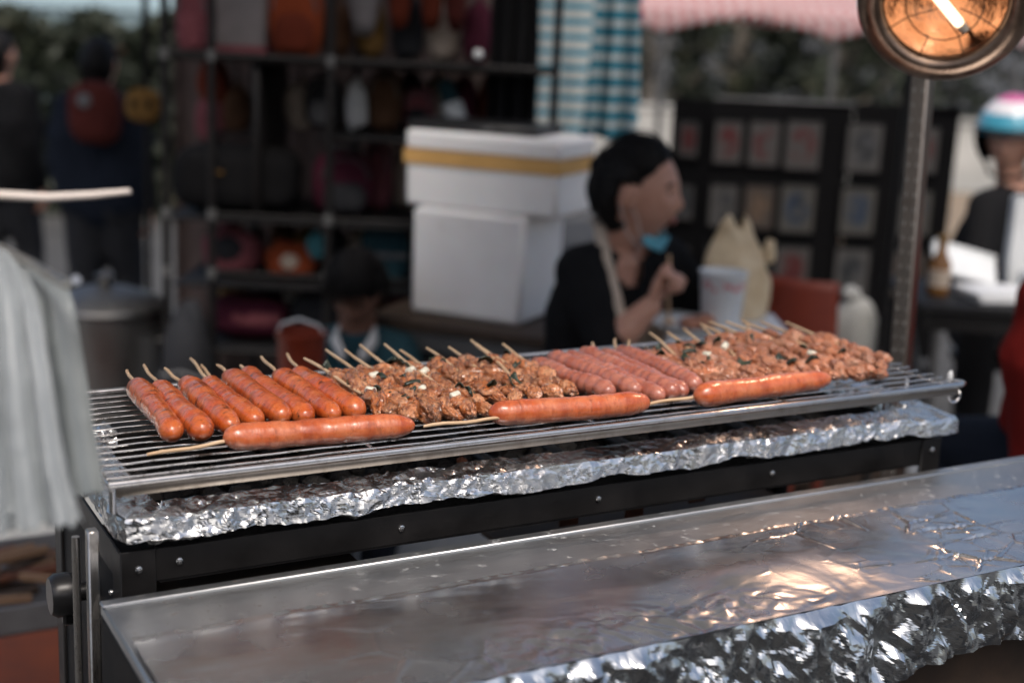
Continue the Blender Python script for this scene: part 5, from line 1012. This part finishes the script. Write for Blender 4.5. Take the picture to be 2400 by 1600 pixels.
rb = thing('red_backpack', 'dull red backpack worn on the back of the walking person', 'backpack', S(-1.70, 5.50, 0), AZ); part('main_body', 'cloth_redpack', rb, lambda m: m.blob((0, 0, 1.09), (.105, .06, .125), 28, 20, .05, 2, 2, .7), 180); part('pocket', 'cloth_redpack', rb, lambda m: m.blob((0, -.05, 1.04), (.075, .025, .055), 20, 12, .05, 2, 4, .7), 180); part('patch', 'cloth_grey', rb, lambda m: m.blob((-.025, -.058, 1.14), (.03, .008, .03), 14, 10), 180)
for s_ in (-1, 1): part('strap', 'cloth_black', rb, lambda m: m.tube([(s_ * .06, .02, 1.0), (s_ * .075, .05, 1.12), (s_ * .06, .03, 1.20)], .012, 8))

# ================================================================== right side: table with clutter, helmeted person, person in red
rt = thing('clutter_table', 'dark folding table cluttered with papers at the right', 'table', S(1.42, 4.0), AZ)
part('tabletop', 'black_panel', rt, lambda m: m.box((.10, 0, .785), (.75, .46, .022), .003)); part('frame_rail', 'pole_black', rt, lambda m: m.box((.10, -.2, .745), (.70, .02, .05), .002))
for x in (-.22, .42): part('leg', 'joint_grey', rt, lambda m: (m.tube([(x - .0, -.19, .77), (x + .14 * (1 if x < 0 else -1), .19, 0)], .013, 8), m.tube([(x, .19, .77), (x + .14 * (1 if x < 0 else -1), -.19, 0)], .013, 8)))
def stack(lab, a, d, wx, wy, h, rz, mat='paper', cat='paper stack', nm='paper_stack'):
    t = thing(nm, lab, cat, S(a, d, .797), AZ + rz); r = random.Random(int(a * 100)); n = max(2, int(h / .012))
    for i in range(n): part('sheet', mat, t, lambda m: m.box((r.uniform(-.008, .008), r.uniform(-.008, .008), h * (i + .5) / n), (wx, wy, h / n * .92), .002))
stack('low stack of white paper in the middle of the cluttered table', 1.40, 3.92, .20, .15, .03, .2); stack('thicker stack of white cartons at the right of the cluttered table', 1.60, 3.95, .22, .20, .07, -.15, 'white_plastic', 'carton stack', 'carton_stack')
bt = thing('brown_bottle', 'brown glass bottle on the cluttered table beside the lamp post', 'bottle', S(1.235, 3.95, .797), AZ); part('glass', 'brown_glass', bt, lambda m: m.lathe([(0, 0), (.030, 0), (.032, .01), (.032, .09), (.014, .125), (.013, .155), (0, .155)], 20)); part('cap', 'cloth_ochre', bt, lambda m: m.lathe([(.0, .156), (.016, .156), (.016, .172), (0, .172)], 16)); part('label_band', 'cloth_beige', bt, lambda m: m.lathe([(.0325, .025), (.0326, .075)], 20))
lt = thing('foam_tray', 'white foam tray leaning behind the papers', 'tray', S(1.36, 4.12, .797), AZ - .2); part('tray', 'white_plastic', lt, lambda m: m.box((0, 0, 0), (.20, .12, .02), .006, tr(0, 0, .062) @ rot('X', 35) @ rot('Y', 16))); part('rim', 'white_plastic', lt, lambda m: m.box((0, .06, .0), (.20, .012, .035), .004, tr(0, 0, .062) @ rot('X', 35) @ rot('Y', 16)))
wc = thing('white_carton', 'tall white carton standing at the right edge of the cluttered table', 'carton', S(1.56, 4.14, .797), AZ - .15); part('carton', 'white_plastic', wc, lambda m: m.box((0, 0, .135), (.13, .09, .27), .003)); part('flap', 'white_plastic', wc, lambda m: m.box((0, -.02, .277), (.13, .05, .004), .001))
dk = thing('dark_container', 'dark open container between the papers and cartons', 'container', S(1.50, 3.86, .797), AZ); part('container', 'black_plastic', dk, lambda m: m.lathe([(0, 0), (.035, 0), (.045, .05), (.048, .05), (.04, .0), (.03, .006), (0, .006)], 20)); part('spoon', 'bolt', dk, lambda m: m.tube([(.0, 0, .01), (.04, .0, .09)], .003, 6))
# helmeted person seated on a stool
hpn = thing('person', 'person in dark clothes wearing a blue, white and pink helmet at right', 'person', S(1.68, 4.75), AZ)
hmh = headmat((0, 0, 1.20), -125, 6)
Jh = dict(pelvis=(.06, .06, .54), chest=(.04, .03, .84), neck=(.02, .01, 1.04), head=(0, 0, 1.18), shR=(-.10, -.10, .98), shL=(.17, .08, .98), elR=(-.15, -.24, .76), wrR=(-.10, -.36, .80), elL=(.22, -.12, .76), wrL=(.08, -.32, .80), hipR=(-.02, .04, .54), hipL=(.12, .10, .54), knR=(-.14, -.30, .56), knL=(.06, -.34, .56), anR=(-.12, -.30, .10), anL=(.08, -.34, .10), toeR=(-.20, -.42, .04), toeL=(.02, -.46, .04),
          hdR=(.3, -.9, 0), hnR=(0, 0, -1), hdL=(-.3, -.9, 0), hnL=(0, 0, -1))
figure(hpn, Jh, 'jacket', 'trousers', 'cloth_black', 'cloth_black', 1.9, .010, hmh, 1.0, None)
he = thing('helmet', 'open-face scooter helmet with blue, white and pink bands', 'helmet', S(1.68, 4.75), AZ)
def shell(z0, z1, e, nu=48):
    P = []
    for z in np.linspace(z0, z1, 10):
        rr = math.sqrt(max(0.0, 1 - z * z)); ring = []
        for a in np.linspace(0, 2 * math.pi, nu, endpoint=False): ring.append((hmh @ Vector(((.136 + e) * rr * math.cos(a), (.120 + e) * rr * math.sin(a), .02 + (.134 + e) * z)))[:])
        P.append(ring)
    return np.array(P).transpose(1, 0, 2)
def hshell(nm, mat, z0, z1, e, front=False):
    m = MB(); P = shell(z0, z1, e)
    if front: P = np.roll(P, -8, axis=0)[:33]; m.grid(P)
    else: m.grid(P, wrap=True)
    return m.build(nm, mat, he, 60, thick=.006)
hshell('crown_shell', 'helmet_pink', .86, .999, 0); hshell('white_band', 'helmet_white', .58, .87, 0); hshell('blue_band', 'helmet_blue', .10, .59, 0); hshell('lower_shell', 'visor', -.72, .11, 0, True)
part('chin_strap', 'cloth_black', he, lambda m: m.tube([hmh @ Vector(p) for p in ((.0, .10, -.05), (.04, .055, -.115), (.05, 0, -.125), (.04, -.055, -.115), (.0, -.10, -.05))], .006, 6)); part('visor_peak', 'visor', he, lambda m: m.tube([hmh @ Vector((.134 * math.cos(a), .122 * math.sin(a), .045)) for a in np.linspace(-1.1, 1.1, 12)], .009, 8))
h2 = thing('stool', 'dark stool under the helmeted person', 'stool', S(1.74, 4.82), AZ); part('seat', 'black_plastic', h2, lambda m: m.lathe([(0, .40), (.15, .40), (.16, .42), (.15, .435), (0, .435)], 24))
for k in range(3): part('leg', 'pole_black', h2, lambda m: m.tube([(.1 * math.cos(k * 2.1), .1 * math.sin(k * 2.1), .41), (.16 * math.cos(k * 2.1), .16 * math.sin(k * 2.1), 0)], .012, 8))
# person in a red sweater, mostly outside the frame
rp = thing('person', 'person in a red sweater and dark trousers cut off by the right edge', 'person', S(1.10, 2.42), AZ)
hmr = headmat((.03, .02, 1.30), 150, 8)
Jr = dict(pelvis=(.05, .05, .72), chest=(.03, .02, .93), neck=(.03, .015, 1.13), head=(.03, .02, 1.27), shR=(-.10, .10, 1.05), shL=(.02, -.15, 1.05), elR=(-.08, .20, .80), wrR=(-.02, .34, .70), elL=(-.03, -.22, .80), wrL=(.10, -.30, .68), hipR=(.0, .12, .71), hipL=(.06, -.06, .71), knR=(-.14, .40, .68), knL=(-.05, -.36, .68), anR=(-.12, .40, .20), anL=(.0, -.36, .20), toeR=(-.2, .5, .15), toeL=(-.06, -.46, .15),
          hdR=(.3, .9, -.2), hnR=(0, 0, -1), hdL=(.8, -.5, -.2), hnL=(0, 0, -1))
figure(rp, Jr, 'red_sweater', 'trousers', 'cloth_red', 'cloth_navy', 1.9, .008, hmr, 1.0, dict(low=-.09, puff=.016, seed=9))
r3 = thing('stool', 'plain stool under the person in the red sweater', 'stool', S(1.12, 2.47), AZ); part('seat', 'wood_dark', r3, lambda m: m.box((0, 0, .58), (.30, .30, .03), .008))
for x in (-.12, .12):
    for y in (-.12, .12): part('leg', 'wood_dark', r3, lambda m: m.box((x, y, .2825), (.03, .03, .565), .003))
part('foot_rest', 'wood_dark', r3, lambda m: m.box((0, 0, .12), (.24, .9, .02), .003))
